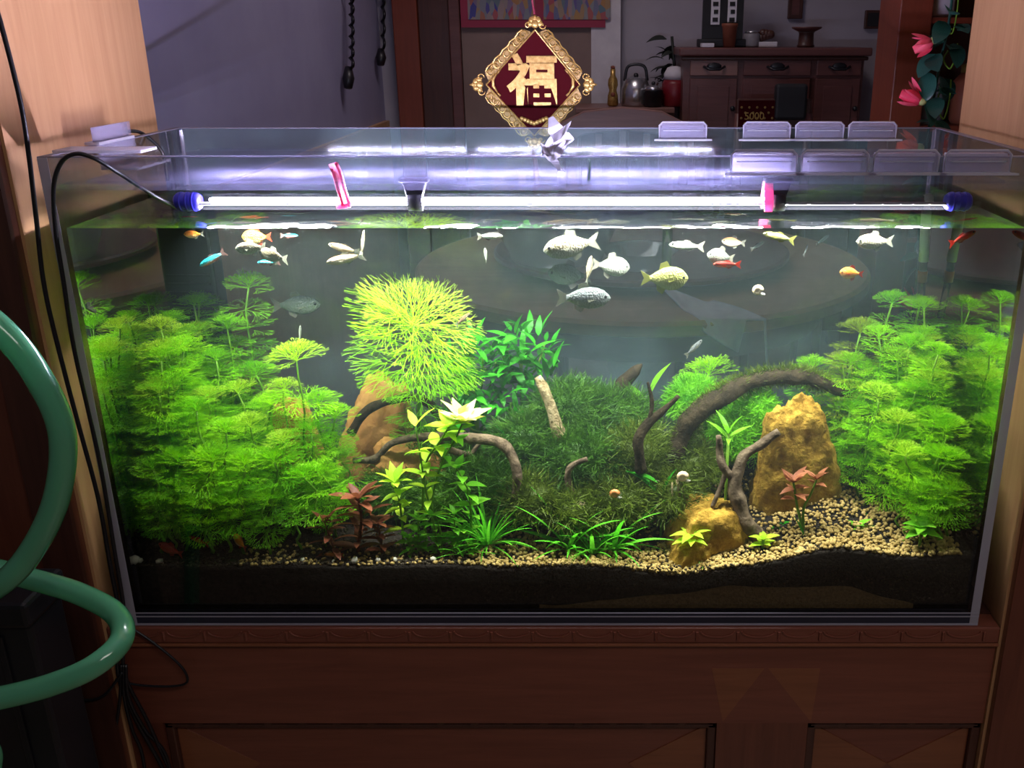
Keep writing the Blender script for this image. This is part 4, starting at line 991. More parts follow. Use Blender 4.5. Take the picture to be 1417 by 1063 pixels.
moss('moss_mound', 'dark green mossy thicket mounded around the pale wood stub', 'moss_dark',
     [blob(790, 575, .21, 60, 48, .05), blob(850, 585, .22, 60, 48, .05), blob(730, 620, .17, 55, 50, .04), blob(800, 640, .15, 70, 50, .05), blob(690, 690, .12, 40, 50, .03), blob(650, 680, .14, 40, 50, .03)],
     10500, .026, 31, .0011)
moss('moss_mound', 'olive brown mossy tangle below the twig and the tan snail', 'moss_olive',
     [blob(880, 640, .16, 60, 55, .05), blob(740, 695, .10, 50, 40, .04), blob(850, 700, .10, 70, 40, .04), blob(930, 690, .11, 45, 40, .04), blob(800, 712, .08, 60, 30, .03), blob(960, 650, .16, 40, 40, .04)],
     8500, .024, 37, .0011)
moss('moss_mound', 'bright green moss clump behind the arched driftwood', 'moss_bright',
     [blob(960, 560, .23, 38, 40, .03), blob(1010, 590, .24, 45, 50, .03)], 5000, .018, 32)
moss('moss_mound', 'bright green moss cushion clinging beside the tall yellow rock', 'moss_bright',
     [blob(1045, 570, .20, 32, 34, .03), blob(1020, 610, .19, 38, 45, .03)], 3800, .015, 33)
moss('moss_mound', 'deep green moss behind the grey thin root', 'moss_dark',
     [blob(600, 640, .2, 60, 50, .03), blob(545, 690, .15, 50, 45, .03), blob(610, 700, .13, 50, 40, .03)], 5000, .02, 34)
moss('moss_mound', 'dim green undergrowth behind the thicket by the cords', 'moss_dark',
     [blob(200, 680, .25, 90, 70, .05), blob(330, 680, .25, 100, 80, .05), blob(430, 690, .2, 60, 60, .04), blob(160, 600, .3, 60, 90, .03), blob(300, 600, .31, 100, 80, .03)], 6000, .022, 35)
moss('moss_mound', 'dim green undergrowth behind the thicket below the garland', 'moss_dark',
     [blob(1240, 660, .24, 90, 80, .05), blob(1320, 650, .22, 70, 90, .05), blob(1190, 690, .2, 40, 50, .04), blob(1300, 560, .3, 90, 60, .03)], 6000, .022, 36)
# mossy beard on the arched driftwood
random.seed(9); mb = MB(); q = curve([at(*p) for p in [(940, 615, 0.15), (962, 578, 0.155), (1000, 545, 0.17), (1050, 525, 0.19), (1100, 520, 0.2), (1140, 530, 0.21)]], 20)
for k in range(5200):
    p = random.choice(q); a = rnd(0, 2 * PI); d = Vector((math.cos(a), rnd(-.5, .5), math.sin(a) * 1.0)).normalized()
    s = p + d * .012; e3 = s + d * rnd(.004, .012) + Vector((rnd(-.005, .005), 0, rnd(-.003, .005)))
    mb.ribbon([s, e3], [.0009, .0004], d.cross(Vector((rnd(-1, 1), rnd(-1, 1), rnd(-1, 1)))))
o = mb.build('moss_beard', 'moss_olive', arch); o['kind'] = 'stuff'
random.seed(77)

# ------------------------------------------------------------------ fish
fishmat('fish_cream', (0.226, 0.184, 0.098), (0.314, 0.280, 0.184), (0.335, 0.314, 0.243))
fishmat('fish_white', (0.192, 0.211, 0.151), (0.252, 0.272, 0.211), (0.293, 0.302, 0.252), 0.35)
fishmat('fish_silver', (0.102, 0.121, 0.112), (0.167, 0.186, 0.177), (0.214, 0.228, 0.205), 0.35, 0.1)
fishmat('fish_olive', (0.178, 0.204, 0.051), (0.306, 0.306, 0.089), (0.383, 0.395, 0.160))
fishmat('fish_grey', (0.060, 0.084, 0.060), (0.096, 0.126, 0.090), (0.120, 0.150, 0.108))
fishmat('fish_orange', (0.70, 0.20, 0.02), (0.82, 0.28, 0.03), (0.85, 0.55, 0.25))
fishmat('fish_red', (0.32, 0.02, 0.012), (0.55, 0.05, 0.015), (0.6, 0.14, 0.05))
fishmat('fish_neon', (0.02, 0.45, 0.55), (0.05, 0.70, 0.80), (0.55, 0.10, 0.06), 0.2, 0.2)
fishmat('fish_striped', (0.315, 0.154, 0.056), (0.560, 0.462, 0.266), (0.525, 0.420, 0.280))
clear('fin_pale', (0.9, 0.92, 0.9), 0.3, (0.5, 0.5, 0.38), ior=1.2, rough=0.3, gloss=0.4)
clear('fin_olive', (0.8, 0.85, 0.6), 0.6, (0.5, 0.5, 0.15), ior=1.2, rough=0.3, gloss=0.4)
clear('fin_red', (0.8, 0.3, 0.2), 0.75, (0.55, 0.07, 0.03), ior=1.2, rough=0.3, gloss=0.4)
clear('fin_blue', (0.6, 0.8, 0.9), 0.4, (0.5, 0.25, 0.2), ior=1.2, rough=0.3, gloss=0.4)
plain('fish_eye', (0.01, 0.01, 0.01), 0.15)
PROF = {'oval': [(0.5, .015), (.46, .07), (.38, .14), (.25, .19), (.1, .205), (-.05, .18), (-.18, .12), (-.27, .07), (-.33, .05)],
        'deep': [(0.5, .02), (.46, .09), (.38, .18), (.25, .245), (.1, .255), (-.05, .22), (-.18, .14), (-.27, .075), (-.33, .055)],
        'slim': [(0.5, .012), (.46, .05), (.38, .085), (.25, .11), (.1, .115), (-.05, .105), (-.18, .08), (-.27, .05), (-.33, .038)]}
def fish(u, v, y, lpx, yaw, pitch, prof, mat, fin, label, tail=1.0, name='fish', group=None):
    """nose along local +X; yaw 0 faces the pier with the garland, 180 the cords"""
    L = lpx * mpp(y); c = at(u, v, y)
    if c.z > WL - 0.012: c.z = WL - 0.012
    r = thing(name, c, label, 'fish', group); r.rotation_euler = (rnd(-.1, .1), -math.radians(pitch), math.radians(yaw))
    O = ORG[r.name]; ORG[r.name] = Vector()
    pf = PROF[prof]; seg = 12; mb = MB(); vs = []; fs = []
    for x, h in pf:
        for k in range(seg):
            a = 2 * PI * k / seg; vs.append((x * L, h * 0.48 * L * math.cos(a), h * L * math.sin(a) * (1.0 if math.sin(a) > 0 else 1.05)))
    for i in range(len(pf) - 1):
        for k in range(seg):
            l = (k + 1) % seg; fs.append((i * seg + k, (i + 1) * seg + k, (i + 1) * seg + l, i * seg + l))
    fs.append(tuple(range(seg))); fs.append(tuple((len(pf) - 1) * seg + k for k in range(seg - 1, -1, -1)))
    mb.add(vs, fs).build('body', mat, r, True)
    def fin_(poly, nm):
        q = MB(); t = 0.004 * L
        q.prism([(x * L, -t, z * L) for x, z in poly], (0, 0, 0), (0, 2 * t, 0)).build(nm, fin, r)
    fin_([(-.31, .045), (-.40, .10 * tail), (-.52, .17 * tail), (-.47, .04), (-.45, 0), (-.47, -.04), (-.52, -.17 * tail), (-.40, -.10 * tail), (-.31, -.045)], 'tail_fin')
    h = max(b for a, b in pf)
    fin_([(.12, h * .95), (.04, h * 1.45), (-.10, h * 1.25), (-.13, h * .62)], 'dorsal_fin')
    fin_([(.02, -h * .95), (-.05, -h * 1.4), (-.17, -h * 1.05), (-.18, -h * .5)], 'anal_fin')
    for s in (-1, 1):
        q = MB(); t = .003 * L
        q.prism([(.22 * L, s * h * .44 * L, -.02 * L), (.08 * L, s * (h * .44 + .05) * L, -.06 * L), (.06 * L, s * (h * .44 + .06) * L, -.01 * L)], (0, 0, 0), (0, 0, t)).build('pectoral_fin', fin, r)
        MB().sphere((.40 * L, s * .46 * {'oval': .128, 'deep': .165, 'slim': .08}[prof] * L, .03 * L), .030 * L, 10, 6, (1, .45, 1)).build('eye', 'fish_eye', r, True)
    ORG[r.name] = O
    return r
F = [
 (790, 340, .10, 76, 190, -8, 'oval', 'fish_cream', 'fin_pale', 'plump cream white fish just under the surface by the lamp'),
 (808, 412, .09, 74, 5, -2, 'oval', 'fish_silver', 'fin_pale', 'silver grey fish with clear forked tail below the pale pair'),
 (846, 368, .13, 52, 10, -8, 'deep', 'fish_white', 'fin_pale', 'pale white deep bodied fish in the middle cluster'),
 (815, 373, .14, 40, 70, 60, 'oval', 'fish_cream', 'fin_pale', 'pale yellow fish nosing upward in the middle cluster'),
 (788, 380, .26, 60, 175, 4, 'deep', 'fish_grey', 'fin_pale', 'blurred grey green fish behind the middle cluster'),
 (920, 385, .10, 64, 0, 0, 'deep', 'fish_olive', 'fin_olive', 'yellow olive diamond shaped fish in open water'),
 (950, 340, .12, 48, 182, 4, 'slim', 'fish_white', 'fin_pale', 'slender white fish under the lamp'),
 (997, 355, .11, 40, 195, 12, 'deep', 'fish_white', 'fin_pale', 'round white fish hovering behind a dark red one'),
 (1006, 366, .09, 38, 178, 0, 'slim', 'fish_red', 'fin_red', 'small dark red fish beside a round white one'),
 (1015, 335, .16, 32, 175, 5, 'oval', 'fish_striped', 'fin_pale', 'small tan fish close under the surface'),
 (1048, 340, .18, 24, 30, 20, 'slim', 'fish_silver', 'fin_pale', 'tiny silver fish slanting up near the surface'),
 (1078, 328, .10, 44, 175, 12, 'slim', 'fish_olive', 'fin_olive', 'slender olive striped fish at the surface'),
 (1115, 346, .18, 20, 60, 40, 'slim', 'fish_silver', 'fin_pale', 'tiny pale fish alone in open water'),
 (1210, 334, .10, 50, 182, 0, 'oval', 'fish_cream', 'fin_pale', 'cream yellow fish near the white tipped tube'),
 (1178, 378, .10, 32, 175, 4, 'deep', 'fish_orange', 'fin_red', 'small orange fish alone in open water'),
 (1332, 329, .10, 42, 15, 22, 'slim', 'fish_red', 'fin_red', 'dark red slender fish beside the white tipped tube at the surface'),
 (960, 482, .12, 34, 30, 35, 'slim', 'fish_silver', 'fin_pale', 'thin translucent fish slanting above the moss'),
 (410, 422, .30, 66, 5, 0, 'oval', 'fish_grey', 'fin_pale', 'faint grey green fish behind the lime umbrella crown'),
 (415, 462, .18, 24, 80, 72, 'slim', 'fish_white', 'fin_pale', 'tiny pale fish pointing upward above the umbrella crown'),
 (294, 358, .10, 40, 190, -28, 'slim', 'fish_neon', 'fin_blue', 'turquoise slender fish diving before the black filter'),
 (400, 326, .13, 24, 0, 0, 'slim', 'fish_neon', 'fin_blue', 'tiny turquoise fish touching the surface'),
 (372, 363, .10, 30, 185, 0, 'slim', 'fish_neon', 'fin_blue', 'small turquoise fish under the cream pair'),
 (355, 328, .12, 40, 180, 0, 'deep', 'fish_orange', 'fin_red', 'bright orange fish at the surface above the cream pair'),
 (347, 343, .09, 42, 182, -4, 'oval', 'fish_cream', 'fin_pale', 'cream fish just below the bright orange one'),
 (378, 354, .085, 46, 160, 10, 'oval', 'fish_cream', 'fin_pale', 'cream tan fish overlapping the turquoise one'),
 (268, 324, .12, 26, 185, 0, 'oval', 'fish_orange', 'fin_pale', 'small orange and white fish at the surface near the filter'),
 (476, 344, .10, 44, 172, 14, 'slim', 'fish_striped', 'fin_pale', 'tan striped fish pair member pointing up towards the surface'),
 (478, 358, .095, 52, 190, -10, 'slim', 'fish_striped', 'fin_pale', 'tan striped fish below its twin over the great crown'),
 (502, 336, .10, 36, 80, 62, 'slim', 'fish_cream', 'fin_pale', 'narrow cream fish pointing straight up by the striped pair'),
 (672, 353, .12, 22, 100, 50, 'oval', 'fish_white', 'fin_pale', 'tiny white fish head on beyond the great crown'),
 (678, 327, .10, 34, 5, 0, 'slim', 'fish_white', 'fin_pale', 'pale slim fish skimming the surface above the great crown'),
 (640, 442, .09, 26, 30, 35, 'slim', 'fish_striped', 'fin_pale', 'tiny brown fish in front of the great round crown'),
 (1138, 332, .2, 24, 30, 25, 'slim', 'fish_silver', 'fin_pale', 'tiny silver fish by the surface between tan and cream fish'),
 (236, 760, .035, 42, 165, 18, 'oval', 'fish_red', 'fin_red', 'red fish low over the soil below the thicket by the cords'),
 (275, 748, .04, 34, 165, 15, 'slim', 'fish_red', 'fin_red', 'dim red fish half hidden under the thicket by the cords'),
 (332, 750, .035, 34, 140, 25, 'deep', 'fish_orange', 'fin_red', 'orange red fish at the foot of the feathery thicket'),
 (462, 768, .035, 30, 175, 0, 'slim', 'fish_orange', 'fin_red', 'orange fish on the soil beside the dark red plant'),
]
for a in F: fish(*a)

# snails
def snail(u, v, y, r, label, shell='snail_shell'):
    c = at(u, v, y); s = thing('snail', c, label, 'snail')
    pts = []; rad = []
    for k in range(26):
        t = k / 25; a = t * 4.2 * PI; q = r * (1 - t) * .62
        pts.append(c + Vector((q * math.cos(a), -r * .35 * t, q * math.sin(a)))); rad.append(r * (.46 * (1 - t) + .06))
    MB().tube(pts, rad, 9).build('shell', shell, s, True)
    MB().tube([c + Vector((r * .3, 0, -r * .55)), c + Vector((r * .9, 0, -r * .7)), c + Vector((r * 1.35, 0, -r * .65))], [r * .3, r * .28, r * .12], 8).build('foot', 'white_plastic', s, True)
    return s
snail(803, 702, .075, .0105, 'cream snail on the moss under the hooked twig')
snail(944, 660, .085, .009, 'tan snail above hanging pale roots')
snail(1048, 402, .10, .008, 'pale yellow snail on the glass in open water')
snail(850, 684, .07, .008, 'orange snail at the tip of a thin stem', 'orange_rubber')
# pale hanging roots beside the snail
rt = thing('root_bundle', at(938, 668, .085), 'pale thin roots hanging under the tan snail', 'roots')
for (u0, v0, u1, v1) in ((936, 664, 940, 700), (942, 668, 948, 698), (930, 668, 929, 722), (938, 664, 941, 690)):
    MB().tube([at(u0, v0, .085), at((u0 + u1) / 2 + 1, (v0 + v1) / 2, .085), at(u1, v1, .085)], .0012, 5).build('root', 'driftwood_pale', rt, True)

# ------------------------------------------------------------------ equipment in the tank
fl = thing('internal_filter', (at(205, 400, .34).x, .345, ground(-.5, .34)), 'black internal filter box with a grey riser pipe in the back corner', 'filter')
for (u0, u1) in ((210, 290),):
    a = at(u0, 440, .33); b = at(u1, 335, .33)
    bx = MB().box(a.x, b.x, .33, .372, a.z - .06, WL - .008).build('cartridge', 'black_plastic', fl, bevel=.004)
    for k in range(5):
        zz = a.z + .012 + k * .014
        MB().box(a.x + .008, b.x - .008, .327, .33, zz, zz + .004).build('slot', 'black_rubber', bx)
a = at(197, 330, .34); b = at(197, 600, .34)
MB().tube([(a.x, .345, .11), (a.x, .345, WL - .01)], .010, 12).build('riser_pipe', 'grey_plastic', fl, True)
MB().tube([(a.x, .345, .42), (a.x, .345, .45)], .013, 12).build('pipe_collar', 'black_plastic', fl, True)
for (u, y, lab) in ((1280, .30, 'white tipped feeding tube with orange stopper beside the green dome crown'),):
    p0 = at(u + 2, 290, y); p1 = at(u - 2, 362, y); p2 = at(u - 3, 375, y); p3 = at(u - 4, 390, y); p4 = at(u - 6, 440, y)
    t = thing('dosing_tube', p3, lab, 'tube')
    MB().tube([p0, p1], .0075, 12).build('sleeve', 'white_plastic', t, True)
    MB().tube([p1, p2], .006, 12).build('joint', 'grey_plastic', t, True)
    MB().tube([p2, p3], .0075, 12).build('stopper', 'orange_rubber', t, True)
    MB().tube([p3, p4], .0055, 12).build('lower_tube', 'clear_tube', t, True)
    MB().box(p0.x - .004, p0.x + .004, p0.y - .003, p0.y + .003, p0.z - .004, p0.z + .012).build('hanger', 'white_plastic', t)
for u in (1308, 1328):
    t = MB().tube([at(u, 300, .33), at(u - 6, 560, .33)], .005, 10)
    tag(t.build('clear_pipe', 'clear_tube', None, True), 'thin clear upright pipe at the back beside the dosing tube', 'pipe', 'clear pipes at the back')
tag(MB().tube([at(924, 318, .33), at(922, 368, .33)], .008, 12).build('glass_diffuser', 'clear_tube', None, True), 'short clear glass tube hanging at the surface above the olive fish', 'tube')

# ------------------------------------------------------------------ cords and hose
def cord(label, pts, r=.0028, grp=None, mat='black_rubber', name='power_cord', n=8):
    q = curve([at(*p) for p in pts], n)
    return tag(MB().tube(q, r, 8).build(name, mat, None, True), label, 'cord', grp)
yo = -.016
cord('black cord running down from above past the tank corner', [(-52, -1400, yo), (-52, -500, yo), (-42, -120, yo), (0, 28, yo), (28, 140, yo), (40, 215, yo), (50, 300, yo), (62, 400, yo), (88, 510, yo), (112, 600, yo), (136, 690, yo), (152, 780, yo), (166, 860, yo), (163, 930, yo - .004), (185, 990, yo), (225, 1063, yo), (260, 1140, yo)])
cord('black cord looping over the rim from the blue lamp cap', [(246, 288, LY), (215, 272, .06), (165, 240, .03), (130, 219, -.004), (104, 213, -.012), (84, 226, yo), (74, 260, yo), (77, 320, yo), (88, 390, yo), (102, 480, yo), (120, 560, yo + .001), (140, 650, yo), (158, 760, yo), (172, 850, yo), (172, 930, yo - .003), (205, 1000, yo), (250, 1100, yo)], .0026)
cord('short black cord dipping over the side rim into the corner', [(100, 176, .22), (130, 186, .24), (160, 184, .26), (190, 182, .28), (212, 196, .29), (226, 215, .295), (232, 250, .30)], .0026)
cord('black cord sagging to a sharp bend below the tank corner', [(180, 868, yo), (210, 888, yo), (240, 912, yo), (256, 930, yo), (258, 945, yo), (235, 950, yo), (190, 948, yo), (160, 940, yo)], .0018)
cord('black cord drifting sideways from the bundle to the pier', [(170, 930, yo - .005), (140, 965, yo - .01), (95, 968, yo - .012), (40, 960, yo - .015), (-30, 985, yo - .02)], .0022)
for k, (u, v) in enumerate(((155, 1063), (200, 1063), (235, 1063))):
    cord(('thin black cord dropping straight from the knotted bundle', 'black cord in the middle of those falling from the bundle', 'black cord slanting from the bundle across the cabinet stile')[k], [(168 + 3 * k, 920, yo - .004), (166 + 6 * k, 965, yo - .004 - .003 * k), ((166 + u) / 2, 1010, yo), (u, v, yo), (u + 10, v + 160, yo)], .0024, 'cords hanging from the bundle')
HY = -.30
hp = [(-120, 400, HY), (-60, 415, HY), (0, 455, HY), (52, 520, HY), (86, 600, HY), (78, 690, HY), (42, 765, HY), (-4, 812, HY), (-80, 850, HY + .03), (-150, 830, HY + .07), (-110, 795, HY + .10), (-30, 785, HY + .11), (45, 802, HY + .11), (110, 822, HY + .10), (160, 850, HY + .07), (168, 885, HY + .03), (130, 922, HY), (70, 948, HY - .01), (0, 966, HY - .015), (-80, 980, HY - .02), (-110, 1010, HY - .01), (-60, 1010, HY + .01), (-16, 1040, HY + .02), (-14, 1120, HY + .02), (-20, 1300, HY + .02)]
hp = [at(*p) for p in hp]
l0 = hp[0]; hp = [Vector((l0.x - .22, l0.y, FLOOR + .02)), Vector((l0.x - .20, l0.y, FLOOR + .3)), Vector((l0.x - .12, l0.y, l0.z - .04))] + hp
hp[-1].z = FLOOR + .016
hs = thing('garden_hose', hp[-1], 'thick shiny green hose coiling in front of the wooden pier', 'hose')
MB().tube(curve(hp, 10), .0125, 16).build('hose_wall', 'green_hose', hs, True)
for p, q in ((hp[0], hp[1]), (hp[-1], hp[-2])):
    MB().tube([p, p.lerp(q, .08)], .0145, 16).build('end_collar', 'black_rubber', hs, True)

# ------------------------------------------------------------------ golden ornament
OY = .50
k_ = mpp(OY) * .985; oc = at(738, 117, OY)
orn = thing('fortune_ornament', oc, 'golden diamond ornament with maroon centre hanging behind the tank', 'ornament')
def D(u, v, dy=0.0): return Vector((oc.x + (u - 738) * k_, OY + dy, oc.z - (v - 117) * k_))
def poly(mb, uv, d0, d1): return mb.prism([D(u, v) for u, v in uv], (0, d0, 0), (0, d1, 0))
poly(MB(), [(742, 48), (800, 117), (738, 184), (676, 117)], -.002, .002).build('backing', 'maroon_velvet', orn)
cor = [(742, 50), (799, 117), (738, 182), (677, 117)]
for i in range(4):
    a, b = cor[i], cor[(i + 1) % 4]
    MB().tube([D(a[0], a[1], -.003), D(b[0], b[1], -.003)], .0014, 6).build('inner_border', 'gold', orn)
    dx, dy = b[0] - a[0], b[1] - a[1]; ln = math.hypot(dx, dy); nx, ny = dy / ln, -dx / ln
    def on(t, off): return (a[0] + dx * t + nx * off, a[1] + dy * t + ny * off)
    poly(MB(), [on(.06, 1), on(.94, 1), on(.90, 11), on(.10, 11)], -.001, .001).build('frame_bar', 'gold_dull', orn)
    sw = MB()                                     # coins and curls along the bar
    for q in range(5):
        t = .30 + q * .10; c0 = on(t, 6.5)
        sw.tube([D(c0[0] + 4.2 * math.cos(w_), c0[1] + 4.2 * math.sin(w_), -.003) for w_ in [2 * PI * j / 10 for j in range(10)]], .0011, 5, closed=True)
    for t, s in ((.16, 1), (.24, -1), (.76, 1), (.84, -1)):
        c0 = on(t, 7); sw.tube([D(c0[0] + (5.5 - .35 * j) * math.cos(s * j * .6), c0[1] + (5.5 - .35 * j) * math.sin(s * j * .6), -.003) for j in range(12)], .0013, 5)
    sw.tube([D(*on(.12 + .076 * j, 12 + 1.6 * (j % 2)), -.002) for j in range(11)], .0013, 5)
    sw.build('scrollwork', 'gold', orn)
    # corner finial
    ox = 1 if i == 1 else -1 if i == 3 else 0; oy = -1 if i == 0 else 1 if i == 2 else 0
    fx, fy = a[0] + ox * 9, a[1] + oy * 7
    fi = MB()
    for w_ in range(5):
        an = math.atan2(oy, ox) + (w_ - 2) * .75
        fi.sphere(D(fx + 6 * math.cos(an), fy + 6 * math.sin(an), -.002), .0055, 8, 5, (1, .5, 1))
    fi.sphere(D(fx, fy, -.003), .007, 8, 5, (1, .5, 1))
    fi.tube([D(fx + ox * 6, fy + oy * 6, -.002), D(fx + ox * 13, fy + oy * 11, -.002)], [.004, .001], 6)
    for s in (-1, 1):
        c0 = (fx - ox * 2 + (9 * s if oy else 0), fy - oy * 2 + (9 * s if ox else 0))
        fi.tube([D(c0[0] + (5 - .35 * j) * math.cos(s * j * .6), c0[1] + (5 - .35 * j) * math.sin(s * j * .6), -.003) for j in range(12)], .0012, 5)
    fi.build('finial', 'gold', orn, True)
# raised character in rounded golden lobes
def glyph(txt, u, v, size, mat, nm, par, dy=-.0052, off=0.0, ex=.0002):
    cu = bpy.data.curves.new('glyph', 'FONT'); cu.body = txt; cu.size = size; cu.align_x = 'CENTER'; cu.align_y = 'CENTER'; cu.offset = off; cu.extrude = ex
    to = bpy.data.objects.new('glyph', cu); C.objects.link(to)
    dg = bpy.context.evaluated_depsgraph_get(); me = bpy.data.meshes.new_from_object(to.evaluated_get(dg))
    bpy.data.objects.remove(to); bpy.data.curves.remove(cu)
    me.materials.clear(); me.materials.append(MATS[mat])
    return link(nm, me, par, D(u, v, dy) if isinstance(u, (int, float)) else u, (PI / 2, 0, 0))
for off, ex, dy in ((.0026, .0008, -.0032), (.0016, .0008, -.0046)):     # fat rounded brush strokes in two raised layers
    glyph('\u798f', 738, 116, 66 * k_, 'gold', 'fortune_character', orn, dy, off, ex)
for s in (-1, 1):                                  # two small fish charms beside the character
    m_ = MB(); cx = 738 + s * 48
    m_.tube([D(cx - 3 * s, 101, -.004), D(cx + 4 * s, 110, -.004), D(cx + 4 * s, 119, -.004), D(cx - 2 * s, 128, -.004)], [.001, .003, .003, .001], 7)
    m_.tube([D(cx - 6 * s, 98, -.004), D(cx - 2 * s, 103, -.004)], .0018, 6); m_.tube([D(cx - 5 * s, 131, -.004), D(cx - 1 * s, 127, -.004)], .0018, 6)
    m_.build('side_charm', 'gold', orn, True)
lt = MB()
for j in range(9): lt.sphere(D(722 + j * 4, 160 + abs(j - 4) * -1.6 + 6, -.004), .004, 7, 5, (1, .5, 1))
lt.build('lower_relief', 'gold', orn, True)
MB().tube([D(742, 34), D(737, 0), Vector((D(737, 0).x, OY - .05, 1.5))], .002, 6).build('hanging_cord', 'red_cord', orn, True)
MB().tube([D(735, 194, 0), D(738, 215, 0), D(741, 255, 0)], [.002, .004, .006], 8).build('tassel', 'red_cord', orn, True)

# ------------------------------------------------------------------ silk flower garland
GY = .455
ga = thing('flower_garland', at(1300, 560, GY), 'silk flower garland with pink buds hanging behind the right of the tank'.replace('the right of the tank', 'the clear clips'), 'garland')
xg = at(1305, 0, GY).x
vine = curve([(xg + .01, GY, 1.49), (xg + .01, GY, 1.1), tuple(at(1316, 10, GY)), tuple(at(1300, 90, GY)), tuple(at(1285, 180, GY)), tuple(at(1275, 260, GY)), tuple(at(1268, 400, GY)), tuple(at(1262, 500, GY)), tuple(at(1260, 560, GY))], 8)
MB().tube(vine, .0022, 6).build('vine', 'silk_leaf', ga, True)
for (u0, v0, u1, v1, dip) in ((1327, -20, 1318, 40, 45), (1325, 60, 1312, 70, 95), (1316, 110, 1303, 120, 165)):
    MB().tube(curve([at(u0, v0, GY), at(u0 - 2, (v0 + dip) / 2, GY), at((u0 + u1) / 2 - 4, dip, GY), at(u1 - 6, (v1 + dip) / 2, GY), at(u1, v1, GY)], 6), .0012, 5).build('tendril', 'stem_green', ga, True)
lm = leaf_mesh('leaf', 'silk_leaf', 1.0, .62, .7, .1, 6, shape='oval')
def bud(u, v, mat, sc, az, el):
    c = at(u, v, GY - .012); R = Euler((0, -el, az)).to_matrix()
    prof = [(.0, .10), (.15, .26), (.40, .34), (.65, .30), (.85, .22), (1.0, .20)]
    b = MB(); vs = []; fs = []; sg = 14
    for t, r in prof:
        for k in range(sg):
            a = 2 * PI * k / sg; q = r * (1 + .10 * math.sin(a * 3 + t * 3)); vs.append(c + R @ Vector((t * sc, q * sc * math.cos(a), q * sc * math.sin(a))))
    for i in range(len(prof) - 1):
        for k in range(sg): fs.append((i * sg + k, i * sg + (k + 1) % sg, (i + 1) * sg + (k + 1) % sg, (i + 1) * sg + k))
    fs.append(tuple(range(sg - 1, -1, -1)))
    o = b.add(vs, fs).build('flower', mat, ga, True)
    pm = leaf_mesh('petal', mat, sc * .9, sc * .55, -.6, .1, 5, shape='oval')
    for k in range(5):
        a = 2 * PI * k / 5; q = c + R @ Vector((.15 * sc, .26 * sc * math.cos(a), .26 * sc * math.sin(a)))
        d = R @ Vector((1.0, .45 * math.cos(a), .45 * math.sin(a)))
        link('petal', pm, o, q, (rnd(-.4, .4), -math.asin(max(-1, min(1, d.normalized().z))), math.atan2(d.y, d.x)))
    MB().sphere(c, sc * .24, 8, 5, (1, 1, .8)).build('sepal', 'silk_sepal', o, True)
for (u, v, mat, sc, az, el) in ((1292, 56, 'silk_pink', .032, 2.9, -.5), (1276, 140, 'silk_pink', .036, 2.9, .3), (1272, 204, 'silk_orange', .036, 3.0, .0), (1270, 422, 'silk_pink', .034, 3.3, .3), (1268, 488, 'silk_pink', .032, 3.0, .1), (1404, 426, 'silk_pink', .026, 3.4, .2)):
    bud(min(u, 1330), v, mat, sc, az, el) if u < 1390 else None
random.seed(5)
for k in range(34):
    i = random.randrange(9, len(vine)); p = vine[i]
    put_leaf(ga, lm, p + Vector((rnd(-.006, .018), rnd(-.02, .01), rnd(-.01, .01))), random.choice([rnd(2.2, 4), rnd(-.8, .8), rnd(4.2, 5.2)]), rnd(-.9, .5), rnd(.03, .05), rnd(-.8, .8))
for (u, v, az, el) in ((1290, 78, 4.5, -.2), (1296, 75, 3.6, -.6), (1285, 100, 4.4, -1.0), (1300, 105, 5.4, -.9), (1280, 145, 5.0, -.5), (1295, 135, 4.4, -.4), (1315, 20, 4.5, .4), (1308, 30, 4.2, -.5), (1320, 60, 4.8, -.6)):
    put_leaf(ga, lm, at(u, v, GY - .01), az, el, .046, rnd(-.6, .6))

# ------------------------------------------------------------------ display cabinet behind the garland
DY = 1.02
xa = at(1238, 90, DY).x; xb = at(1283, 90, DY).x
dc = thing('display_cabinet', (xa + .3, DY + .08, FLOOR), 'reddish wooden display cabinet behind the flower garland', 'cabinet')
MB().box(xa, xb, DY, DY + .16, FLOOR, 1.6).build('side_panel', 'red_wood', dc, bevel=.003)
MB().box(xa + .6, xa + .63, DY, DY + .16, FLOOR, 1.6).build('side_panel', 'red_wood', dc)
MB().box(xb, xa + .6, DY + .14, DY + .16, FLOOR, 1.6).build('back_panel', 'dark_wood', dc)
for v in (24, 175, 330, -140):
    z = at(1300, v, DY).z; MB().box(xb, xa + .6, DY + .01, DY + .14, z - .012, z).build('shelf', 'red_wood', dc)
MB().box(xb, xa + .6, DY + .01, DY + .14, FLOOR, FLOOR + .08).build('plinth', 'red_wood', dc)
z1 = at(1300, 24, DY).z; z2 = at(1300, 175, DY).z
def jar(x, z, prof, mat, label, cat='jar', lid=None):
    j = thing('jar', (x, DY + .065, z + .0005), label, cat)
    MB().lathe((x, DY + .065, z + .0005), prof, 20).build('body', mat, j, True)
    h = prof[-1][1]
    MB().lathe((x, DY + .065, z + h + .0008), [(.012, 0), (prof[-1][0] * 1.05, 0), (prof[-1][0] * 1.05, .016), (.01, .02)], 20).build('lid', lid or 'gold_dull', j, True)
jar(xb + .035, z1, [(.024, 0), (.03, .01), (.03, .07), (.018, .09)], 'paper_white', 'pale jar on the upper shelf behind the garland')
jar(xb + .035, z2, [(.028, 0), (.034, .01), (.034, .075), (.026, .085)], 'dining_glass', 'glass jar on the lower shelf behind the pink bud', lid='steel')
jar(xb + .12, z2, [(.03, 0), (.036, .01), (.036, .09), (.02, .11)], 'terracotta', 'brown jar on the lower shelf behind the garland')

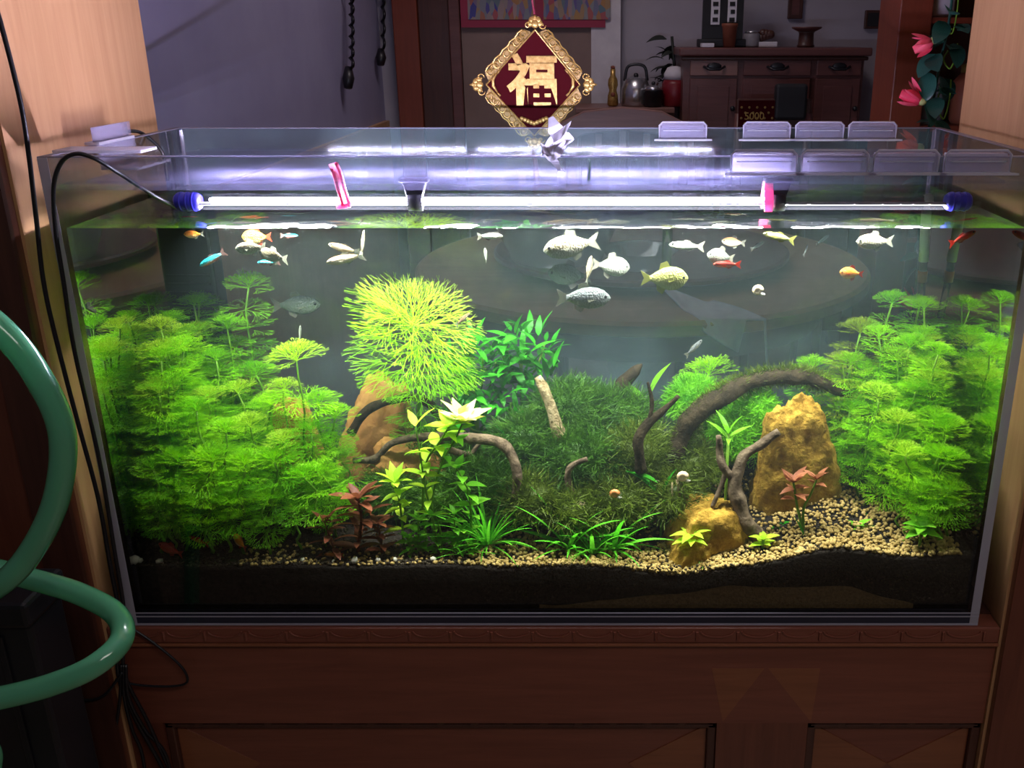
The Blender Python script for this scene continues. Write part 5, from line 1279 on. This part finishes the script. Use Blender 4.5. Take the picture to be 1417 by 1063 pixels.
# ------------------------------------------------------------------ dining room furniture
SY = 2.62                                          # front of the sideboard
def X(u, y=SY): return at(u, 100, y).x
def Z(v, y=SY): return at(832, v, y).z
sb = thing('sideboard', (X(1070), SY + .2, FLOOR), 'tall dark brown sideboard with drawers against the far wall', 'sideboard')
zt = Z(66); s0, s1 = X(946), X(1196)
MB().box(s0, s1, SY + .015, YW - .002, FLOOR + .06, zt - .03).build('carcass', 'sideboard_wood', sb)
MB().box(s0 - .02, s1 + .02, SY - .02, YW - .002, zt - .03, zt).build('top', 'sideboard_wood', sb, bevel=.006)
MB().box(s0 - .01, s1 + .01, SY - .008, SY + .014, zt - .045, zt - .031).build('cornice', 'dark_wood', sb, bevel=.004)
for sx in (s0, s1 - .05):
    MB().box(sx, sx + .05, SY + .01, SY + .06, FLOOR, FLOOR + .06).build('foot', 'dark_wood', sb); MB().box(sx, sx + .05, YW - .06, YW - .01, FLOOR, FLOOR + .06).build('foot', 'dark_wood', sb)
for k, (u0, u1) in enumerate(((955, 1021), (1029, 1122), (1130, 1192))):
    x0, x1 = X(u0), X(u1)
    d = MB().box(x0, x1, SY, SY + .016, Z(105), Z(79)).build('drawer', 'drawer_wood' if k == 0 else 'sideboard_wood', sb, bevel=.003)
    xm = (x0 + x1) / 2; zm = (Z(105) + Z(79)) / 2
    MB().tube([(xm - .04, SY - .002, zm), (xm - .02, SY - .016, zm - .01), (xm + .02, SY - .016, zm - .01), (xm + .04, SY - .002, zm)], .005, 6).build('handle', 'black_plastic', d, True)
    MB().sphere((xm, SY, zm), .018, 8, 5, (1.6, .2, .8)).build('handle_plate', 'black_plastic', d, True)
    dd = MB().box(x0, x1, SY, SY + .016, FLOOR + .08, Z(109)).build('door', 'sideboard_wood', sb, bevel=.003)
    MB().box(x0 + .03, x1 - .03, SY - .004, SY, FLOOR + .12, Z(119)).build('door_panel', 'sideboard_wood', dd, bevel=.003)
    MB().sphere((x1 - .015, SY - .01, Z(150)), .01, 8, 6).build('knob', 'black_plastic', dd, True)

# things on the sideboard
def P0(u, y=SY + .12): return at(u, 60, y).x
zt += .0005
sc_ = thing('scroll_stand', (P0(998), SY + .15, zt), 'black stand with two white patterned banners on the sideboard', 'stand')
xx0, xx1 = P0(972), P0(1028)
MB().box(xx0, xx1, SY + .14, SY + .16, zt + .03, zt + .36).build('back_board', 'ink', sc_)
MB().box(xx0 - .015, xx1 + .015, SY + .10, SY + .20, zt, zt + .03).build('base', 'ink', sc_, bevel=.004)
for u in (989, 1012):
    xm = P0(u); bo = MB().box(xm - .017, xm + .017, SY + .136, SY + .139, Z(34, SY + .12), zt + .35).build('banner', 'paper_white', sc_)
    for k in range(9):
        z = Z(30, SY + .12) + k * .028
        MB().box(xm - .010 + .004 * (k % 2), xm + .010, SY + .134, SY + .1355, z, z + .015).build('brush_mark', 'ink', bo)
tag(MB().box(P0(968), P0(985), SY + .03, SY + .09, zt, zt + .015).build('paper_stack', 'paper_white', None, bevel=.002), 'small white box in front of the black stand', 'box')
pt = thing('flower_pot', (P0(1009, SY + .06), SY + .06, zt), 'brick red pot standing before the black stand', 'pot')
MB().lathe((P0(1009, SY + .06), SY + .06, zt), [(.022, 0), (.028, .07), (.031, .075), (.031, .085), (.024, .085)], 20).build('body', 'terracotta', pt, True)
MB().lathe((P0(1009, SY + .06), SY + .06, zt + .0845), [(.001, .001), (.024, .001), (.024, .004), (.001, .005)], 20).build('soil', 'soil', pt)
gb = thing('grey_tin', (P0(1040), SY + .12, zt), 'dull grey tin on the sideboard beside the red pot', 'tin')
MB().lathe((P0(1040), SY + .12, zt), [(.03, 0), (.032, .005), (.032, .045), (.028, .05)], 20).build('body', 'grey_plastic', gb, True)
MB().lathe((P0(1040), SY + .12, zt + .0505), [(.005, 0), (.029, 0), (.026, .008), (.006, .012)], 20).build('lid', 'steel', gb, True)
td = thing('trinket', (P0(1060), SY + .12, zt), 'small dark carved trinket on a pale block on the sideboard', 'trinket')
MB().box(P0(1048), P0(1075), SY + .10, SY + .14, zt, zt + .02).build('block', 'cloth_grey', td, bevel=.003)
c = MB()
for k in range(7): c.sphere((P0(1053) + .006 * k, SY + .12, zt + .035 + .016 * abs(math.sin(k * 1.7))), .016, 8, 5)
c.build('carving', 'dark_wood', td, True)
pd = thing('pedestal_dish', (P0(1115), SY + .12, zt), 'brown wooden pedestal dish on the sideboard', 'dish')
xp = P0(1115)
MB().lathe((xp, SY + .12, zt), [(.03, 0), (.035, .004), (.03, .01), (.028, .05), (.032, .055)], 20).build('stand', 'dark_wood', pd, True)
MB().lathe((xp, SY + .12, zt + .0555), [(.03, 0), (.056, .012), (.058, .018), (.04, .018), (.01, .01)], 20).build('bowl', 'sideboard_wood', pd, True)
pf = thing('picture_frame', (at(1103, 26, YW - .02).x, YW - .015, at(1103, 26, YW - .02).z), 'dark narrow picture frame on the wall above the sideboard', 'picture')
a = at(1090, 26, YW - .02); b = at(1116, -60, YW - .02)
MB().box(a.x, b.x, YW - .02, YW - .002, a.z, b.z).build('frame', 'dark_wood', pf, bevel=.003); MB().box(a.x + .015, b.x - .015, YW - .022, YW - .02, a.z + .015, b.z - .015).build('picture', 'sideboard_wood', pf)
pf = thing('picture_frame', (at(1208, 42, YW - .02).x, YW - .015, at(1208, 42, YW - .02).z), 'small dark picture on the wall past the sideboard end', 'picture')
a = at(1196, 40, YW - .02); b = at(1220, 14, YW - .02)
MB().box(a.x, b.x, YW - .02, YW - .002, a.z, b.z).build('frame', 'dark_wood', pf, bevel=.003); MB().box(a.x + .01, b.x - .01, YW - .022, YW - .02, a.z + .01, b.z - .01).build('picture', 'ink', pf)

# low cabinet between door and sideboard with kitchen things
LYF = 2.70
lc = thing('low_cabinet', (at(885, 150, LYF).x, LYF + .15, FLOOR), 'low brown cabinet carrying kettles and a red canister', 'cabinet')
l0, l1, lz = at(800, 150, LYF).x, s0 - .025, at(832, 149, LYF).z
MB().box(l0, l1, LYF, YW - .1, FLOOR, lz - .02).build('carcass', 'sideboard_wood', lc); MB().box(l0 - .01, l1, LYF - .015, YW - .09, lz - .02, lz).build('top', 'drawer_wood', lc, bevel=.003)
for k in range(2):
    x0 = l0 + .01 + k * (l1 - l0) / 2
    d = MB().box(x0, x0 + (l1 - l0) / 2 - .02, LYF - .012, LYF, FLOOR + .05, lz - .05).build('door', 'sideboard_wood', lc, bevel=.003)
    MB().sphere((x0 + .03, LYF - .018, lz - .2), .01, 8, 5).build('knob', 'steel', d, True)
lz += .0006; LQ = LYF + .08
def xl(u): return at(u, 140, LQ).x
gd = thing('gourd_bottle', (xl(848), LQ, lz), 'slim golden gourd shaped bottle by the door', 'bottle')
MB().lathe((xl(848), LQ, lz), [(.016, 0), (.022, .005), (.020, .04), (.014, .06), (.020, .08), (.018, .1), (.010, .115), (.010, .14)], 18).build('body', 'gold', gd, True)
MB().lathe((xl(848), LQ, lz + .1405), [(.008, 0), (.009, .008), (.004, .012)], 14).build('stopper', 'terracotta', gd, True)
MB().sphere((xl(848), LQ - .02, lz + .045), .009, 10, 6, (1, .3, 1)).build('medallion', 'terracotta', gd, True)
kt = thing('kettle', (xl(880), LQ + .02, lz), 'polished steel kettle on the low cabinet', 'kettle')
MB().lathe((xl(880), LQ + .02, lz), [(.055, 0), (.06, .01), (.058, .06), (.045, .10), (.02, .11)], 22).build('body', 'steel', kt, True)
MB().tube(curve([(xl(880) - .045, LQ + .02, lz + .095), (xl(880) - .03, LQ + .02, lz + .15), (xl(880) + .03, LQ + .02, lz + .15), (xl(880) + .045, LQ + .02, lz + .095)], 5), .006, 8).build('handle', 'black_plastic', kt, True)
MB().tube([(xl(880) + .05, LQ + .02, lz + .05), (xl(880) + .085, LQ + .02, lz + .09)], [.014, .008], 10).build('spout', 'steel', kt, True)
MB().sphere((xl(880), LQ + .02, lz + .115), .01, 10, 6).build('lid_knob', 'black_plastic', kt, True)
pt_ = thing('cooking_pot', (xl(903), LQ - .04, lz), 'dark glossy pot beside the steel kettle', 'pot')
MB().lathe((xl(903), LQ - .04, lz), [(.032, 0), (.036, .006), (.038, .06), (.04, .062)], 20).build('body', 'black_plastic', pt_, True)
MB().lathe((xl(903), LQ - .04, lz + .0625), [(.038, 0), (.03, .014), (.006, .02)], 20).build('lid', 'steel', pt_, True)
MB().sphere((xl(903), LQ - .04, lz + .088), .008, 8, 5).build('lid_knob', 'black_plastic', pt_, True)
cn = thing('canister', (xl(933), LQ, lz), 'dark red canister with pale lid against the sideboard', 'canister')
MB().lathe((xl(933), LQ, lz), [(.046, 0), (.05, .005), (.05, .085), (.042, .10)], 22).build('body', 'red_enamel', cn, True)
MB().lathe((xl(933), LQ, lz + .1005), [(.042, 0), (.044, .02), (.03, .045), (.01, .05)], 22).build('lid', 'cloth_grey', cn, True)
hp_ = thing('house_plant', (xl(938), LQ + .14, lz), 'dark leafy house plant leaning behind the red canister', 'plant')
MB().lathe((xl(938), LQ + .14, lz), [(.04, 0), (.05, .08), (.045, .085)], 18).build('pot', 'terracotta', hp_, True)
for k in range(26):
    put_leaf(hp_, leaves('dark_house_plant', .38, 1.0), Vector((xl(938) - rnd(0, .06), LQ + .14, lz + rnd(.08, .26))), rnd(1.6, 4.7), rnd(-.2, .9), rnd(.05, .09), rnd(-.6, .6))
MB().tube([(xl(938), LQ + .14, lz + .08), (xl(938) - .02, LQ + .14, lz + .26)], .006, 6).build('stem', 'dark_house_plant', hp_, True)

# chairs
def chair(cx, cy, top, wd, face, label, backfn):
    r = thing('dining_chair', (cx, cy, FLOOR), label, 'chair'); zs = FLOOR + .45
    MB().box(cx - wd / 2, cx + wd / 2, cy - .2, cy + .2, zs - .03, zs).build('seat', 'sideboard_wood', r, bevel=.008)
    for sx in (-1, 1):
        for sy in (-1, 1):
            MB().tube([(cx + sx * (wd / 2 - .03), cy + sy * .17, FLOOR), (cx + sx * (wd / 2 - .03), cy + sy * .17, zs - .03)], [.014, .018], 8).build('leg', 'sideboard_wood', r, True)
    yb = cy + face * .19
    for sx in (-1, 1): MB().tube([(cx + sx * (wd / 2 - .03), yb, zs), (cx + sx * (wd / 2 - .03), yb + face * .03, top - .1)], .016, 8).build('back_post', 'sideboard_wood', r, True)
    backfn(r, yb + face * .03)
    return r
cz = at(865, 148, 1.9).z; ccx = at(862, 150, 1.9).x
def arched(r, yb):
    P = [(ccx - .22, cz - .10), (ccx - .20, cz - .05), (ccx - .12, cz - .012), (ccx, cz), (ccx + .12, cz - .012), (ccx + .20, cz - .05), (ccx + .22, cz - .10)]
    Q = [(x, z - .07) for x, z in reversed(P)]
    MB().prism([(x, yb, z) for x, z in P + Q], (0, -.012, 0), (0, .012, 0)).build('crest_rail', 'drawer_wood', r, bevel=.004)
    for k in range(5): MB().box(ccx - .16 + k * .075, ccx - .14 + k * .075, yb - .008, yb + .008, FLOOR + .45, cz - .07 - .01 * abs(k - 2)).build('slat', 'drawer_wood', r)
chair(ccx, 1.68, cz, .44, 1, 'wooden dining chair with an arched crest rail behind the round table', arched)
gz = at(1070, 116, 2.3).z; gcx = at(1072, 140, 2.3).x
def ornate(r, yb):
    MB().box(gcx - .13, gcx + .13, yb - .012, yb + .012, FLOOR + .5, gz - .05).build('back_panel', 'dark_wood', r, bevel=.006)
    MB().box(gcx + .0, gcx + .11, yb - .03, yb + .02, gz - .12, gz).build('headrest', 'ink', r, bevel=.01)
    f = MB().box(gcx - .125, gcx + .0, yb - .02, yb - .0125, gz - .16, gz - .055).build('brocade_panel', 'maroon_velvet', r)
    for i in range(9):
        for j in range(5):
            if (i + j) % 2: continue
            c = MB().sphere((gcx - .115 + i * .0135, yb - .021, gz - .15 + j * .018), .0045, 6, 4, (1, .4, 1)); c.build('gold_motif', 'gold_dull', f)
    try:
        o = glyph('5000', Vector((gcx - .07, yb - .0225, gz - .108)), None, .035, 'gold', 'gold_lettering', f)
    except Exception as ex: print('glyph2', ex)
chair(gcx, 2.09, gz, .3, 1, 'dark dining chair with red and gold brocade on its back before the sideboard', ornate)

# round table right behind the tank
tx, ty, tr_, tz = .16, 1.04, .52, .292
tb = thing('round_table', (tx, ty, FLOOR), 'round wooden dining table right behind the tank', 'table')
MB().lathe((tx, ty, tz - .035), [(tr_ - .02, 0), (tr_, .008), (tr_, .028), (tr_ - .008, .035)], 72).build('table_top', 'table_wood', tb)
MB().lathe((tx, ty, tz - .11), [(tr_ - .1, 0), (tr_ - .09, .07), (tr_ - .12, .074)], 64).build('apron', 'drawer_wood', tb)
MB().lathe((tx, ty, FLOOR + .05), [(.06, 0), (.09, .1), (.06, .3), (.10, tz - .11 - FLOOR - .05)], 32).build('pedestal', 'table_wood', tb, True)
for k in range(4):
    a = k * PI / 2 + .4; MB().tube([(tx, ty, FLOOR + .12), (tx + .2 * math.cos(a), ty + .2 * math.sin(a), FLOOR + .06), (tx + .36 * math.cos(a), ty + .36 * math.sin(a), FLOOR + .02)], [.035, .028, .02], 10).build('foot', 'table_wood', tb, True)
ls = thing('lazy_susan', (tx, ty, tz), 'round turntable in the middle of the dining table', 'turntable')
MB().lathe((tx, ty, tz + .0005), [(.12, 0), (.12, .016)], 40).build('bearing', 'dark_wood', ls); MB().lathe((tx, ty, tz + .017), [(.33, 0), (.34, .004), (.34, .012), (.334, .016)], 72).build('plate', 'drawer_wood', ls)
zq = tz + .0335
bxp, byp = at(770, 380, .86).x, .90
bs = thing('plastic_basin', (bxp, byp, zq), 'big grey translucent plastic basin on the dining table', 'basin')
MB().lathe((bxp, byp, zq), [(.09, 0), (.10, .004), (.135, .085), (.148, .09), (.148, .094), (.130, .088), (.096, .008), (.02, .006)], 40).build('bowl', 'dining_glass', bs, True)
glx, gly = at(885, 405, .80).x, .82
gl_ = thing('glass_dish', (glx, gly, zq), 'round clear glass dish beside the basin', 'dish')
MB().lathe((glx, gly, zq), [(.045, 0), (.05, .003), (.08, .04), (.084, .042), (.076, .040), (.044, .006)], 32).build('bowl', 'dining_glass', gl_, True)
# crumpled pale cloth hanging off the table edge
c0 = at(1000, 430, .60); nx_, ny_ = 12, 12; vs = []; fs = []
for j in range(ny_ + 1):
    for i in range(nx_ + 1):
        f = i / nx_; g = j / ny_
        u = 912 + 75 * f + 62 * g * (1 - f * .3) + 40 * g * f; v = 392 + 30 * f + 66 * g + 30 * g * f
        p = at(u, v, .66 - .14 * g + .02 * math.sin(f * 7 + g * 3)); p.z = max(p.z, zq + .001 if p.y > ty - tr_ + .01 + .22 else tz + .002) if p.y > ty - tr_ + .01 else p.z
        vs.append(p)
for j in range(ny_):
    for i in range(nx_): k = j * (nx_ + 1) + i; fs.append((k, k + 1, k + nx_ + 2, k + nx_ + 1))
cl = MB().add(vs, fs).build('table_cloth', 'cloth_grey', None, True); md = cl.modifiers.new('thick', 'SOLIDIFY'); md.thickness = .003; md.offset = 1.0
tag(cl, 'crumpled pale cloth draped towards the edge of the dining table', 'cloth')

# dark coiled cables hanging on the painted wall
def coil_cable(u, v0, v1, y, label, turns, rr):
    xw = XL + .03
    def w(v_, uu=u):
        d = ray(uu, v_); t = (xw - CAM.x) / d.x; return CAM + d * t
    top, bot = w(v0), w(v1); r = thing('coiled_cable', bot, label, 'cable')
    n = turns * 8; pts = [top.lerp(bot, k / n * .8) + Vector((rr * abs(math.sin(2 * PI * k / 16)), rr * math.cos(2 * PI * k / 8), 0)) for k in range(n + 1)]
    MB().tube(pts, .006, 6).build('coil', 'black_rubber', r, True)
    MB().tube([top.lerp(bot, .78), top.lerp(bot, .9), bot], [.012, .022, .014], 8).build('handset', 'black_rubber', r, True)
    MB().tube([top + Vector((0, 0, .1)), top], .008, 6).build('lead', 'black_rubber', r, True)
    MB().tube([top + Vector((0, .05, .1)), top.lerp(bot, .4) + Vector((0, .06, 0)), top.lerp(bot, .7) + Vector((0, .05, 0))], .004, 6).build('lead', 'black_rubber', r, True)
coil_cable(482, -10, 122, 0, 'long black coiled cable with a bulb end on the violet lit wall', 7, .022)
coil_cable(527, -10, 90, 0, 'shorter black coiled cable hanging nearer the door', 4, .018)

# black storage box on the floor before the pier, behind the hose
bz = at(60, 838, -.16).z; bx1 = at(58, 940, -.16).x; bx0 = bx1 - .40
sx_ = thing('storage_box', ((bx0 + bx1) / 2, -.10, FLOOR), 'black plastic storage box on the floor behind the green hose', 'box')
MB().box(bx0 + .006, bx1 - .006, -.15, -.075, FLOOR + .001, bz - .035).build('body', 'black_plastic', sx_, bevel=.006)
MB().box(bx0, bx1, -.16, -.07, bz - .035, bz).build('lid', 'black_plastic', sx_, bevel=.006)
for k in range(4):
    xx = bx1 - .05 - k * .09
    MB().box(xx, xx + .008, -.154, -.15, FLOOR + .02, bz - .05).build('rib', 'black_plastic', sx_, bevel=.001)
